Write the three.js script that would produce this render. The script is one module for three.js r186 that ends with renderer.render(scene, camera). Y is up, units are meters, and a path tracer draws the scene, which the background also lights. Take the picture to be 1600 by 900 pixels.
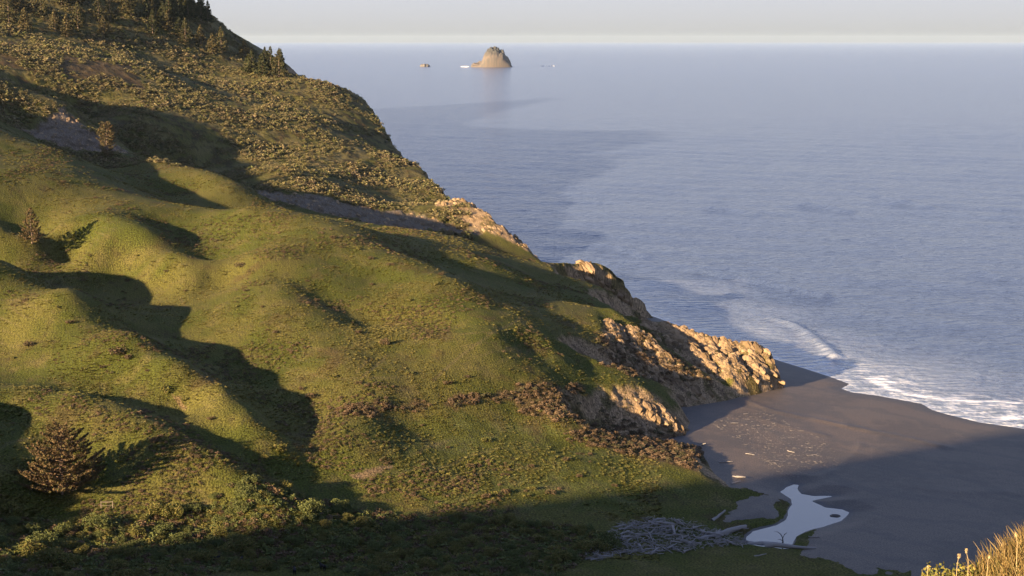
import * as THREE from 'three';
import { MarchingCubes } from 'three/addons/objects/MarchingCubes.js';
import { mergeGeometries } from 'three/addons/utils/BufferGeometryUtils.js';

// ------------------------------------------------------------------ camera, sky, sun, exposure
const scene = new THREE.Scene();
const CAM_H = 130, FOCAL = 2198, PITCH = Math.atan(388 / FOCAL);
const camera = new THREE.PerspectiveCamera(2 * Math.atan(450 / FOCAL) * 180 / Math.PI, 16 / 9, 1, 150000);
camera.position.set(0, CAM_H, 0);
camera.rotation.x = -PITCH;
scene.add(camera);

const renderer = new THREE.WebGLRenderer({ antialias: true });
renderer.toneMapping = THREE.LinearToneMapping;
renderer.toneMappingExposure = 4.6;
renderer.shadowMap.enabled = true;

const SUN_EL = 14.6 * Math.PI / 180, SUN_AZ = 37 * Math.PI / 180;    // azimuth: how far behind the left-hand side of the view
const sunDir = new THREE.Vector3(-Math.cos(SUN_EL) * Math.cos(SUN_AZ), Math.sin(SUN_EL), Math.cos(SUN_EL) * Math.sin(SUN_AZ));
const sun = new THREE.DirectionalLight(new THREE.Color(1.0, 0.72, 0.42), 5);
sun.position.copy(sunDir).multiplyScalar(2000).add(new THREE.Vector3(0, 0, -600));
sun.target.position.set(0, 0, -600);
sun.castShadow = true;
sun.shadow.radius = 1.8;
sun.shadow.mapSize.set(4096, 4096);
Object.assign(sun.shadow.camera, { left: -1500, right: 1500, top: 1200, bottom: -1200, near: 10, far: 5000 });
scene.add(sun, sun.target);

{ // clear morning sky: pale at the horizon, blue overhead, warmer and brighter round the sun
  const W = 1024, H = 1024, data = new Float32Array(W * H * 4), mix = (a, b, t) => a + (b - a) * t;
  const hor = [0.136, 0.133, 0.127], mid = [0.166, 0.192, 0.256], top = [0.038, 0.062, 0.138];
  for (let r = 0; r < H; r++) for (let c = 0; c < W; c++) {
    const el = ((r + 0.5) / H - 0.5) * Math.PI, az = ((c + 0.5) / W - 0.5) * 2 * Math.PI;
    const y = Math.sin(el), x = Math.cos(az) * Math.cos(el), z = Math.sin(az) * Math.cos(el);
    const k = Math.max(0, x * sunDir.x + y * sunDir.y + z * sunDir.z);
    const h = Math.max(0, y), a = 1 - Math.exp(-h * 9), b = 1 - Math.exp(-4 * h * h);
    const g = 0.10 * Math.pow(k, 5) + 0.35 * Math.pow(k, 60);
    for (let i = 0; i < 3; i++) {
      const v = mix(mix(hor[i] * (1 - 0.3 * Math.exp(-h / 0.008)), mid[i], a), top[i], b);
      data[(r * W + c) * 4 + i] = v + g * [0.9, 0.72, 0.5][i] * Math.exp(-h * 1.5);
    }
    data[(r * W + c) * 4 + 3] = 1;
  }
  const sky = new THREE.DataTexture(data, W, H, THREE.RGBAFormat, THREE.FloatType);
  sky.mapping = THREE.EquirectangularReflectionMapping;
  sky.magFilter = sky.minFilter = THREE.LinearFilter;
  sky.needsUpdate = true;
  scene.background = sky;
  scene.environment = sky;
}

// ------------------------------------------------------------------ numbers: random, noise, smooth steps
function rng(seed) { let s = seed >>> 0; return () => { s = (s + 0x6D2B79F5) | 0; let t = Math.imul(s ^ (s >>> 15), 1 | s); t = (t + Math.imul(t ^ (t >>> 7), 61 | t)) ^ t; return ((t ^ (t >>> 14)) >>> 0) / 4294967296; }; }
const PERM = new Uint8Array(512), GX = new Float32Array(256), GY = new Float32Array(256);
{ const r = rng(11); const p = [...Array(256).keys()]; for (let i = 255; i > 0; i--) { const j = Math.floor(r() * (i + 1)); [p[i], p[j]] = [p[j], p[i]]; } for (let i = 0; i < 512; i++) PERM[i] = p[i & 255]; for (let i = 0; i < 256; i++) { const a = r() * Math.PI * 2; GX[i] = Math.cos(a); GY[i] = Math.sin(a); } }
function noise(x, y) {   // gradient noise, about -0.7 .. 0.7
  const xi = Math.floor(x), yi = Math.floor(y), fx = x - xi, fy = y - yi, X = xi & 255, Y = yi & 255;
  const u = fx * fx * fx * (fx * (fx * 6 - 15) + 10), v = fy * fy * fy * (fy * (fy * 6 - 15) + 10);
  const a = PERM[PERM[X] + Y], b = PERM[PERM[X + 1] + Y], c = PERM[PERM[X] + Y + 1], d = PERM[PERM[X + 1] + Y + 1];
  const n0 = GX[a] * fx + GY[a] * fy, n1 = GX[b] * (fx - 1) + GY[b] * fy, n2 = GX[c] * fx + GY[c] * (fy - 1), n3 = GX[d] * (fx - 1) + GY[d] * (fy - 1);
  return (n0 + (n1 - n0) * u) + ((n2 + (n3 - n2) * u) - (n0 + (n1 - n0) * u)) * v;
}
function fbm(x, y, o = 4) { let s = 0, a = 1, f = 1; for (let i = 0; i < o; i++) { s += a * noise(x * f + i * 17.3, y * f - i * 9.1); a *= 0.5; f *= 2.03; } return s; }
const clamp = (x, a, b) => Math.min(b, Math.max(a, x)), lerp = (a, b, t) => a + (b - a) * t;
const sstep = (a, b, x) => { const t = clamp((x - a) / (b - a), 0, 1); return t * t * (3 - 2 * t); };

// a sighting (u, v) in the 1600 x 900 survey picture at forward distance d, or on level ground of height e -> [x, d, height]; d = -z
const CP = Math.cos(PITCH), SP = Math.sin(PITCH);
function at(u, v, d) {
  const cx = (u - 800) / FOCAL, cy = -(v - 450) / FOCAL, fy = cy * CP - SP, fd = CP + cy * SP;
  return [cx * d / fd, d, CAM_H + fy * d / fd];
}
function ground(u, v, e) {
  const cx = (u - 800) / FOCAL, cy = -(v - 450) / FOCAL, fy = cy * CP - SP, fd = CP + cy * SP, t = (e - CAM_H) / fy;
  return [cx * t, fd * t, e];
}

// ------------------------------------------------------------------ the land as surveyed spot heights
const spots = [
  // far hill
  at(290, -4, 1520), at(150, -55, 1520), at(0, -90, 1500), at(345, 52, 1500), at(400, 92, 1480), at(450, 124, 1420), at(510, 138, 1370), at(562, 152, 1300), at(585, 185, 1210),
  at(600, 215, 1160), at(560, 205, 1150), at(100, 30, 1330), at(0, 60, 1200), at(200, 100, 1180), at(330, 120, 1290), at(420, 160, 1180), at(500, 190, 1120), at(330, 190, 1050), at(440, 235, 1020),
  at(615, 245, 1090), at(668, 266, 1030), at(682, 296, 960), at(600, 302, 935), at(600, 278, 990), at(540, 284, 940), at(540, 255, 1000), at(480, 268, 930), at(400, 270, 920), at(680, 325, 915), at(720, 312, 890), at(770, 340, 855), at(600, 342, 850), at(500, 320, 850), at(400, 300, 860), at(740, 350, 850), at(820, 385, 828), at(835, 400, 818),
  at(330, 225, 1000), at(200, 180, 1010), at(80, 140, 1060), at(300, 60, 1400),
  // valley behind the second spur
  [-248, 945, 44], [-198, 885, 36], [-150, 822, 33], [-118, 768, 30], [-62, 755, 22], [-20, 735, 9], [-335, 1010, 64],
  // second spur: crest and flanks
  at(0, 125, 980), at(60, 148, 950), at(95, 160, 930), at(150, 205, 885), at(210, 243, 850), at(240, 252, 805), at(300, 262, 772), at(335, 272, 750), at(355, 292, 727), at(400, 318, 715), at(460, 335, 700), at(560, 347, 695), at(620, 356, 690), at(690, 366, 682), at(760, 384, 675), at(800, 400, 672), at(860, 416, 664), at(905, 412, 656), at(938, 409, 652), at(985, 462, 645),
  at(230, 268, 775), at(300, 300, 730), at(340, 312, 712), at(900, 470, 570), at(900, 442, 612), at(940, 490, 558), at(960, 480, 580), at(990, 500, 570), at(850, 440, 604),
  at(40, 200, 890), at(100, 230, 850), at(180, 262, 810),
  // gully between main ridge and second spur
  [-250, 820, 60], [-215, 770, 56], [-180, 725, 52], [-150, 690, 46], [-110, 660, 42.5], [-70, 640, 42],
  // main ridge crest
  at(0, 200, 760), at(100, 237, 735), at(160, 270, 705), at(220, 300, 675), at(300, 322, 635), at(380, 327, 605), at(460, 340, 590), at(540, 360, 572), at(600, 394, 548), at(640, 408, 535), at(700, 436, 515), at(760, 464, 507), at(800, 478, 507), at(840, 492, 505), at(905, 508, 510), at(955, 511, 514), at(985, 508, 535), [-4, 530, 33.5], [-20, 551, 37], [-36, 574, 40.5], [12, 514, 30], [8, 571, 30.5], [24, 551, 26.8], [-8, 591, 36.5], [-27, 612, 40], [38, 538, 25.5],
  // main hill faces
  at(0, 240, 700), at(0, 300, 620), at(100, 275, 655), at(150, 305, 635), at(240, 330, 612), at(0, 350, 575), at(400, 400, 535), at(450, 440, 505), at(500, 400, 540), at(450, 500, 472), at(500, 450, 505), at(540, 560, 440), at(500, 600, 424), at(600, 440, 520), at(600, 500, 482), at(600, 560, 445), at(600, 630, 412), at(700, 500, 478), at(700, 560, 446), at(780, 520, 466), at(750, 600, 432), at(830, 550, 466), at(850, 530, 474), at(880, 560, 464), at(885, 535, 482), at(930, 540, 488), at(935, 560, 476),
  // knoll and hollow on the left of the main hill
  at(60, 372, 572), at(100, 348, 586), at(160, 345, 582), at(220, 358, 570), at(270, 395, 548), at(300, 430, 530), at(235, 345, 602), at(285, 372, 588), at(322, 412, 560), at(340, 445, 528), at(150, 385, 562), at(255, 452, 531), at(180, 425, 556), at(110, 408, 572), at(40, 392, 584),
  // gully 1
  [-212, 548, 38], [-180, 530, 38], [-152, 503, 35.5], [-125, 470, 31], [-105, 447, 27.5], at(340, 592, 425), at(400, 635, 405), at(450, 680, 390), ground(488, 722, 14.5), ground(480, 775, 11), ground(520, 690, 17.8), ground(560, 660, 20),
  at(300, 468, 512), at(360, 530, 465), at(430, 595, 432), at(480, 640, 410),
  // spur A
  at(-60, 395, 525), at(0, 407, 505), at(100, 452, 472), at(200, 520, 437), at(270, 562, 417), at(330, 602, 399), at(390, 645, 387), at(440, 690, 378),
  at(0, 480, 475), at(100, 540, 440), at(0, 540, 450), at(200, 590, 415), at(300, 640, 396), at(380, 690, 375),
  // gully 2
  at(-40, 580, 428), at(30, 592, 422), at(110, 606, 411), at(180, 625, 402), at(260, 650, 391), at(340, 692, 376), at(400, 730, 365), at(440, 765, 355),
  // spur B
  at(-40, 600, 408), at(40, 607, 400), at(120, 614, 391), at(180, 635, 382), at(240, 662, 373), at(300, 692, 364), at(360, 727, 356), at(420, 770, 346), at(0, 660, 382), at(100, 690, 368), at(200, 720, 358), at(300, 760, 349), at(100, 760, 350), at(200, 775, 345), at(340, 790, 345),
  // corner spur C
  at(-60, 640, 372), at(-30, 680, 362), at(20, 725, 352), at(70, 770, 345), at(130, 800, 340), at(-40, 740, 345), at(0, 790, 337),
  // lower meadow
  ground(560, 705, 16), ground(500, 760, 11.5), ground(540, 770, 10), ground(650, 700, 14), ground(620, 655, 18), ground(700, 650, 17.5), ground(700, 740, 10.5), ground(700, 800, 7), ground(800, 640, 16.5), ground(800, 700, 11.5), ground(850, 650, 15), ground(900, 600, 18.2), ground(850, 590, 22), ground(900, 720, 9), ground(880, 660, 14.5), ground(1000, 740, 6), ground(900, 790, 5), ground(1080, 760, 4), ground(1090, 735, 5.5), ground(890, 690, 10.5), ground(1130, 770, 2.6),
  ground(905, 570, 20.5), ground(940, 592, 17.5), ground(1000, 606, 15), ground(1040, 632, 9.5), ground(1000, 660, 8), ground(1000, 700, 7), ground(1060, 700, 4.5), ground(1070, 655, 4),
  // first headland
  at(1010, 511, 548), at(1060, 520, 545), at(1100, 533, 538), at(1140, 543, 532), at(1190, 554, 524), at(1214, 575, 518), at(1020, 560, 505), at(1080, 590, 497),
  // valley floor and the near slope of the camera's hill
  ground(0, 850, 11.5), ground(150, 850, 9.5), ground(300, 850, 8), ground(450, 860, 6.5), ground(600, 850, 5.5), ground(750, 860, 4.8), ground(900, 860, 4), ground(1050, 840, 2.6), ground(1050, 880, 3.4), ground(1200, 870, 2.2), ground(1320, 895, 2), ground(300, 895, 8), ground(0, 895, 12), ground(600, 900, 6),
  [-200, 300, 33], [-172, 318, 34], [-157, 323, 30], [-190, 278, 20], [-260, 320, 30], [-330, 340, 34], [-420, 380, 46], [-300, 420, 46], [-360, 500, 70], [-420, 600, 84], [-260, 480, 52], [-500, 800, 104], [-620, 1000, 150], [-325, 850, 93], [-352, 842, 100], [-400, 862, 103], [-405, 965, 116], [-470, 1010, 132], [-540, 1060, 145], [-700, 1300, 180],
  [-130, 270, 12], [-60, 268, 9], [0, 262, 8], [60, 262, 6], [110, 262, 4],
  // sea side: the land runs out below the water
  [190, 420, -2], [190, 300, -1], [160, 460, -2], [130, 500, -3], [140, 560, -6], [110, 640, -8], [70, 740, -8], [60, 830, -8], [30, 950, -8], [-20, 1150, -8], [-90, 1400, -8], [-240, 1900, -8], [-320, 2600, -8],
  // coast beyond
  at(400, 88, 2150), at(450, 113, 2100), at(340, 58, 2250), [-420, 1800, 118], [-620, 2100, 190], [-620, 2600, 210], [-300, 1750, 70], [-600, 1600, 190], [-360, 2500, 60],
];
function solveTPS(pts, S, lambda) {
  const n = pts.length, m = n + 3, A = Array.from({ length: m }, () => new Float64Array(m + 1));
  const k = (a, b) => { const r2 = ((a[0] - b[0]) ** 2 + (a[1] - b[1]) ** 2) / (S * S); return r2 > 0 ? 0.5 * r2 * Math.log(r2) : 0; };
  for (let i = 0; i < n; i++) {
    for (let j = 0; j < n; j++) A[i][j] = k(pts[i], pts[j]);
    A[i][i] += lambda;
    A[i][n] = A[n][i] = 1; A[i][n + 1] = A[n + 1][i] = pts[i][0] / S; A[i][n + 2] = A[n + 2][i] = pts[i][1] / S; A[i][m] = pts[i][2];
  }
  for (let c = 0; c < m; c++) {
    let p = c; for (let r = c + 1; r < m; r++) if (Math.abs(A[r][c]) > Math.abs(A[p][c])) p = r;
    [A[c], A[p]] = [A[p], A[c]];
    for (let r = c + 1; r < m; r++) { const f = A[r][c] / A[c][c]; if (f) for (let q = c; q <= m; q++) A[r][q] -= f * A[c][q]; }
  }
  const w = new Float64Array(m);
  for (let r = m - 1; r >= 0; r--) { let s = A[r][m]; for (let q = r + 1; q < m; q++) s -= A[r][q] * w[q]; w[r] = s / A[r][r]; }
  return (x, y) => {
    let s = w[n] + w[n + 1] * x / S + w[n + 2] * y / S;
    for (let i = 0; i < n; i++) { const dx = x - pts[i][0], dy = y - pts[i][1], r2 = (dx * dx + dy * dy) / (S * S); if (r2 > 1e-9) s += w[i] * 0.5 * r2 * Math.log(r2); }
    return s;
  };
}
// heights kept on a 5 m table, read with a cubic
const TX0 = -760, TD0 = 225, TS = 5, TNX = 200, TND = 480;
const table = new Float32Array(TNX * TND);
{ const f = solveTPS(spots, 100, 0.0006); for (let j = 0; j < TND; j++) for (let i = 0; i < TNX; i++) table[j * TNX + i] = f(TX0 + i * TS, TD0 + j * TS); }
function cubic(a, b, c, d, t) { return b + 0.5 * t * (c - a + t * (2 * a - 5 * b + 4 * c - d + t * (3 * (b - c) + d - a))); }
function spotHeight(x, d) {
  const fx = clamp((x - TX0) / TS, 1, TNX - 3.001), fd = clamp((d - TD0) / TS, 1, TND - 3.001), i = Math.floor(fx), j = Math.floor(fd), tx = fx - i, td = fd - j, r = [];
  for (let q = -1; q < 3; q++) { const o = (j + q) * TNX + i; r.push(cubic(table[o - 1], table[o], table[o + 1], table[o + 2], tx)); }
  return cubic(r[0], r[1], r[2], r[3], td);
}
// polylines and areas on the map
function segDist(x, y, P, closed) {   // distance to a polyline, the nearest segment and the place on it
  let best = 1e18, bi = 0, bt = 0; const n = closed ? P.length : P.length - 1;
  for (let i = 0; i < n; i++) {
    const a = P[i], b = P[(i + 1) % P.length], ex = b[0] - a[0], ey = b[1] - a[1], t = clamp(((x - a[0]) * ex + (y - a[1]) * ey) / (ex * ex + ey * ey + 1e-9), 0, 1), dx = x - a[0] - t * ex, dy = y - a[1] - t * ey, q = dx * dx + dy * dy;
    if (q < best) { best = q; bi = i; bt = t; }
  }
  return [Math.sqrt(best), bi, bt];
}
function inside(x, y, P) { let c = false; for (let i = 0, j = P.length - 1; i < P.length; j = i++) { const a = P[i], b = P[j]; if ((a[1] > y) !== (b[1] > y) && x < (b[0] - a[0]) * (y - a[1]) / (b[1] - a[1]) + a[0]) c = !c; } return c; }
const G = (u, v, e, k) => { const g = ground(u, v, e); return [g[0], g[1], e, k]; };
// foot of the sea cliffs [x, d, height, steepness], far to near
const toe = [
  [-330, 2700, 0, 1.0], [-240, 1900, 0, 1.1], [-160, 1500, 0, 2.2], [-112, 1300, 0, 3.2], [-82, 1160, 0, 2.8], [-58, 1060, 0, 2.6], [-36, 960, 0, 2.2], [-14, 905, 0, 1.4], [12, 850, 0, 1.0], [20, 812, 0, 0.9], [5, 775, 0, 0.9], [5, 720, 0, 1.0], [25, 680, 0, 1.4], [68, 655, 0.3, 2.6],
  [50, 651, 4, 2.6], [32, 647, 10, 2.4], [25, 640, 13, 1.6], [31, 633, 11, 1.0], [48, 632, 6, 1.0], [64, 638, 0.4, 1.2], [58, 622, 0.6, 1.4], [50, 600, 0.6, 1.2], [56, 580, 0.6, 1.4], [72, 562, 0.6, 1.8], [90, 546, 0.5, 2.2], G(1212, 590, 0.4, 2.4), G(1223, 607, 0.5, 2.2), G(1190, 618, 0.6, 1.0), G(1150, 627, 0.8, 0.7),
  G(1060, 622, 4, 0.62), G(960, 594, 12, 0.5), G(925, 580, 15, 1.0), G(945, 598, 12, 2.0), G(1000, 622, 6, 2.0), G(1060, 638, 1.6, 2.0), G(1082, 664, 0.8, 1.1),
  G(1060, 672, 3, 0.75), G(960, 660, 7, 0.8), G(905, 655, 9.5, 1.6), G(900, 672, 8.5, 2.0), G(935, 690, 6.5, 1.2), G(1020, 690, 4.5, 0.5), G(1095, 700, 1.4, 0.5), G(1118, 740, 1.1, 0.6), G(1150, 765, 1.0, 0.4),
];
const beachArea = [...toe, [150, 330], [420, 330], [2500, 330], [2500, 2700]];
const gullies = [   // [points (u, v, distance), depth, half width]
  [[[1010, 532, 538], [1060, 555, 522], [1110, 590, 508], [1135, 612, 503]], 3.2, 2.8],
  [[[985, 508, 560], [1030, 513, 550], [1060, 518, 545], [1100, 530, 538], [1140, 541, 532], [1190, 552, 525], [1210, 566, 521]], -2.4, 3.2],
  [[[960, 520, 534], [1000, 548, 520], [1050, 585, 502], [1090, 608, 492]], -2.6, 4.5],
  [[[1085, 528, 536], [1105, 565, 522], [1125, 600, 510]], 1.7, 1.5], [[[1150, 545, 529], [1160, 575, 520], [1175, 610, 511]], 2.4, 1.6], [[[1190, 556, 523], [1200, 590, 514]], 1.6, 1.3], [[[1120, 536, 534], [1135, 575, 520]], 1.3, 1.2],
  [[[975, 540, 520], [985, 575, 500], [1000, 600, 490]], 1.6, 1.6], [[[1020, 570, 510], [1030, 595, 498]], 1.2, 1.4], [[[945, 535, 522], [950, 565, 500]], 1.2, 1.5],
  [[[455, 425, 515], [500, 450, 502], [540, 470, 492], [560, 490, 484]], 2.2, 9], [[[600, 495, 484], [660, 500, 480], [710, 512, 474]], 1.6, 8],
].map(([p, a, w]) => [p.map((q) => at(...q)), a, w]);
const pondEdge = [[1240, 757], [1249, 758], [1246, 765], [1252, 772], [1270, 775], [1305, 775], [1268, 783], [1290, 793], [1316, 796], [1327, 801], [1316, 813], [1290, 822], [1262, 829], [1244, 838], [1236, 853], [1226, 858], [1160, 850], [1168, 838], [1180, 828], [1215, 819], [1228, 812], [1232, 804], [1231, 798], [1238, 788], [1236, 780], [1219, 769], [1228, 762]].map(([u, v]) => ground(u, v, 0.5));
function pondSide(x, d) { const p = segDist(x, d, pondEdge, true)[0]; return (inside(x, d, pondEdge) ? -p : p) + 0.25 * noise(x * 0.5, d * 0.5); }
function terrainHeight(x, d) {
  let h = spotHeight(x, d);
  if (x > 40 && x < 125 && d > 340 && d < 425) { const w = pondSide(x, d); if (w < 6) h = Math.min(h, 0.25 + w * (w > 0 ? 0.55 : 0.5)); }
  if (x > -150 && x < 130 && d > 440 && d < 575) for (const [p, a, w] of gullies) { const q = segDist(x, d, p, false)[0] / w; if (q < 3) h -= a * Math.exp(-q * q); }
  let rock = 0;
  if (x > -420 + (d > 1100 ? (d - 1100) * -0.2 : 0) && x < 260 && d > 370) {
    const [q, i, t] = segDist(x, d, toe, false);
    if (q < 80) {
      const a = toe[i], b = toe[i + 1], e = lerp(a[2], b[2], t), k = lerp(a[3], b[3], t), s = inside(x, d, beachArea) ? -q : q;
      const rib = (d > 830 ? 2.2 : 1) * 1.1 * fbm(x * 0.16, d * 0.16, 3) + 0.7 * Math.abs(noise(x * 0.33 + 5, d * 0.33));
      const cut = s < 0 ? e + s * 0.6 : e + k * Math.max(0, s + rib * sstep(0, 3, s) * 1.6) ;
      rock = sstep(-0.8, 1.2, h - cut);
      h = Math.min(h, cut);
    }
  }
  return [h, rock];
}
function groundAt(x, d) { return terrainHeight(x, d)[0]; }

const crags = [   // bare broken rock on the headlands
  [[995, 508, 560], [1060, 515, 548], [1140, 538, 536], [1200, 549, 528], [1224, 572, 520], [1222, 608, 513], [1150, 622, 505], [1085, 595, 508], [1030, 548, 530]], [[945, 530, 522], [1000, 548, 522], [1060, 585, 505], [1110, 615, 495], [1050, 615, 484], [980, 595, 484], [940, 560, 500]],
  [[985, 606, 455], [1040, 628, 456], [1080, 662, 455], [1060, 668, 448], [1000, 625, 450]], [[905, 410, 657], [942, 406, 655], [975, 430, 655], [1015, 500, 650], [960, 470, 640], [900, 436, 640]], [[690, 300, 910], [745, 308, 885], [785, 335, 865], [856, 414, 814], [800, 395, 830], [720, 350, 850], [680, 335, 880]],
].map((p) => p.map((q) => at(...q)));
const scars = [[[20, 196, 852], [70, 178, 909], [100, 168, 924], [125, 185, 915], [150, 207, 882], [190, 230, 870], [212, 242, 855], [160, 238, 848], [90, 228, 849]], [[400, 295, 868], [470, 302, 870], [560, 320, 868], [640, 332, 868], [700, 346, 852], [765, 367, 836], [700, 362, 838], [600, 352, 836], [520, 344, 838], [450, 330, 845], [400, 315, 850]]].map((p) => p.map((q) => at(...q)));   // landslip scars
function roughness(x, d) {   // hummocks on the turf, coarser among the scrub of the far hill
  const far = sstep(780, 1050, d);
  const crag = crags.reduce((m, p) => Math.max(m, within(x, d, p, 2.5)), 0);
  const scar = d > 820 && d < 960 ? Math.max(within(x, d, scars[0], 6), within(x, d, scars[1], 7)) : 0;
  return (scar ? scar * (1.6 * Math.abs(fbm(x * 0.22, d * 0.05, 3)) + 0.8 * fbm(x * 0.4, d * 0.4, 3) - 1.2) : 0) + (crag ? crag * (0.75 * Math.abs(fbm((x * 0.8 - d * 0.6) * 0.55, (x * 0.6 + d * 0.8) * 0.16, 3)) + 0.5 * fbm(x * 0.7, d * 0.7, 3) + 0.3 * Math.abs(noise((x * 0.8 - d * 0.6) * 1.3, (x * 0.6 + d * 0.8) * 0.4))) : 0) + (0.32 * fbm(x * 0.10, d * 0.10, 4) + 0.10 * fbm(x * 0.45 + 9, d * 0.45, 2)) * (1 + far * 1.6) + far * 0.9 * Math.max(0, fbm(x * 0.16 + 3, d * 0.16, 3));
}
function surface(x, d) { let [h, rock] = terrainHeight(x, d); for (const p of crags) rock = Math.max(rock, within(x, d, p, 2.5)); return [h + roughness(x, d) * (1 - 0.2 * rock), rock]; }
function landY(x, d) { return surface(x, d)[0]; }
function hit(u, v, from = 262) {   // where a line of sight meets the land
  let d = from, last = d;
  while (d < 2600) {
    const p = at(u, v, d), y = Math.max(landY(p[0], d), p[0] > 30 ? 0.8 : -5);
    if (y > p[2]) { let a = last, b = d; for (let k = 0; k < 10; k++) { const m = (a + b) / 2, q = at(u, v, m); (Math.max(landY(q[0], m), q[0] > 30 ? 0.8 : -5) > q[2]) ? b = m : a = m; } const q = at(u, v, b); return [q[0], b, landY(q[0], b)]; }
    last = d; d += d * 0.006;
  }
  return null;
}
const area = (...pts) => pts.map(([u, v]) => hit(u, v)).filter(Boolean);
function within(x, d, P, soft) {   // 0 outside, 1 well inside, uneven edge
  let x0 = 1e9, x1 = -1e9, d0 = 1e9, d1 = -1e9; for (const p of P) { x0 = Math.min(x0, p[0]); x1 = Math.max(x1, p[0]); d0 = Math.min(d0, p[1]); d1 = Math.max(d1, p[1]); }
  if (x < x0 - soft || x > x1 + soft || d < d0 - soft || d > d1 + soft) return 0;
  const q = segDist(x, d, P, true)[0], s = (inside(x, d, P) ? q : -q) + soft * 0.9 * fbm(x * 0.35 / Math.sqrt(soft), d * 0.35 / Math.sqrt(soft), 3);
  return sstep(-soft * 0.25, soft * 0.25, s);
}
const slips = [
  [scars[0], [0.21, 0.165, 0.12], 7], [scars[1], [0.20, 0.165, 0.125], 9],
  [area([700, 338], [745, 344], [795, 360], [790, 366], [740, 352]), [0.30, 0.23, 0.155], 3],
  [area([715, 306], [745, 313], [775, 335], [765, 337], [735, 322]), [0.24, 0.18, 0.11], 3],
  [area([548, 742], [580, 732], [612, 728], [600, 738], [560, 750]), [0.20, 0.145, 0.08], 1.2],
  [area([270, 618], [283, 622], [292, 640], [282, 638]), [0.21, 0.15, 0.07], 0.8],
].filter((q) => q[0].length > 2);
const brackens = [   // brown bracken and brush
  area([795, 612], [850, 598], [915, 604], [905, 640], [890, 665], [850, 650], [805, 640]),
  area([890, 655], [940, 640], [1010, 655], [1080, 670], [1105, 700], [1090, 735], [1040, 722], [960, 705], [905, 690]),
  area([930, 520], [985, 518], [1060, 560], [1110, 600], [1060, 605], [990, 590], [940, 570]),
  area([520, 640], [600, 630], [720, 622], [800, 612], [800, 625], [700, 634], [600, 642], [540, 655]),
  area([0, 65], [110, 75], [200, 100], [230, 140], [120, 128], [0, 100]),
].filter((q) => q.length > 2);
const trails = [[[676, 596], [690, 582], [720, 556], [760, 528], [800, 506], [830, 490]], [[565, 590], [590, 570], [605, 555]], [[558, 582], [580, 560]], [[190, 804], [230, 799], [275, 794], [330, 785]]].map((l) => area(...l));
const PAL = { green: [0.074, 0.084, 0.015], olive: [0.112, 0.105, 0.026], straw: [0.165, 0.136, 0.054], brown: [0.082, 0.055, 0.027], dark: [0.030, 0.034, 0.012], rock: [0.36, 0.255, 0.150], rockDark: [0.17, 0.12, 0.075], earth: [0.19, 0.145, 0.085] };
const mixc = (a, b, t) => [a[0] + (b[0] - a[0]) * t, a[1] + (b[1] - a[1]) * t, a[2] + (b[2] - a[2]) * t];
const meadow = area([560, 660], [700, 645], [850, 660], [960, 710], [1090, 745], [1090, 775], [900, 800], [700, 800], [620, 760]);
function landColor(x, d, rock) {
  const a = fbm(x * 0.018, d * 0.018, 4), b = fbm(x * 0.11 + 4, d * 0.11, 4), c = fbm(x * 0.6, d * 0.6 + 7, 3), far = sstep(760, 1000, d);
  let k = mixc(PAL.green, PAL.olive, sstep(-0.35, 0.35, a + 0.5 * b + 0.12));
  const mw = within(x, d, meadow, 8); if (mw) k = mixc(k, mixc(PAL.green, [0.085, 0.104, 0.028], sstep(-0.3, 0.4, b)), mw * 0.75);
  k = mixc(k, PAL.straw, sstep(0.12, 0.75, b + 0.5 * c) * 0.55);
  k = mixc(k, PAL.brown, sstep(0.18, 0.6, fbm(x * 0.06 + 40, d * 0.06, 4) + 0.3 * c) * 0.6);
  k = mixc(k, PAL.dark, sstep(0.25, 0.55, c + 0.35 * b) * 0.5);
  if (far) { const s = fbm(x * 0.09, d * 0.09, 4), t = fbm(x * 0.03 + 8, d * 0.03, 3); let f = mixc(PAL.straw, PAL.olive, sstep(-0.3, 0.3, t)); f = mixc(f, PAL.brown, sstep(0, 0.4, s + 0.3 * t)); f = mixc(f, PAL.dark, sstep(0.1, 0.5, c + 0.5 * s)); k = mixc(k, f, far * 0.9); }
  if (d < 800) { const hh = spotHeight(x, d), q = Math.abs(((hh + 1.2 * fbm(x * 0.05, d * 0.05, 2)) / 2.1) % 1 - 0.5), m = sstep(0.05, 0.35, fbm(x * 0.025 + 80, d * 0.025, 2)); if (m && q < 0.09) k = mixc(k, PAL.earth, 0.4 * m * (1 - q / 0.09)); }   // cattle tracks along the slope
  for (const p of brackens) { const w = within(x, d, p, 5); if (w) k = mixc(k, mixc(PAL.brown, [0.115, 0.075, 0.045], sstep(-0.3, 0.4, c)), w * 0.75); }
  if (d < 700) for (const l of trails) if (l.length > 1) { const q = segDist(x, d, l, false)[0]; if (q < 1.6) k = mixc(k, PAL.earth, 0.45 * (1 - sstep(0.1, 0.7, q + 0.5 * c))); }
  for (const [p, col, soft] of slips) { const w = within(x, d, p, soft); if (w) k = mixc(k, mixc(mixc(col, PAL.rockDark, sstep(-0.1, 0.45, fbm(x * 0.3, d * 0.12, 3) + 0.4 * c) * 0.8), PAL.brown, sstep(0.1, 0.4, b) * 0.7), w); }
  if (rock > 0) {
    const strat = fbm((x * 0.8 - d * 0.6) * 0.05, (x * 0.6 + d * 0.8) * 0.4, 3);
    let r = mixc(PAL.rock, PAL.rockDark, sstep(-0.15, 0.5, strat + 0.5 * c)); r = mixc(r, mixc(PAL.olive, PAL.brown, 0.5), sstep(0.12, 0.38, b + 0.25 * a) * 0.85);
    k = mixc(k, r, rock);
  }
  return k;
}
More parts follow.
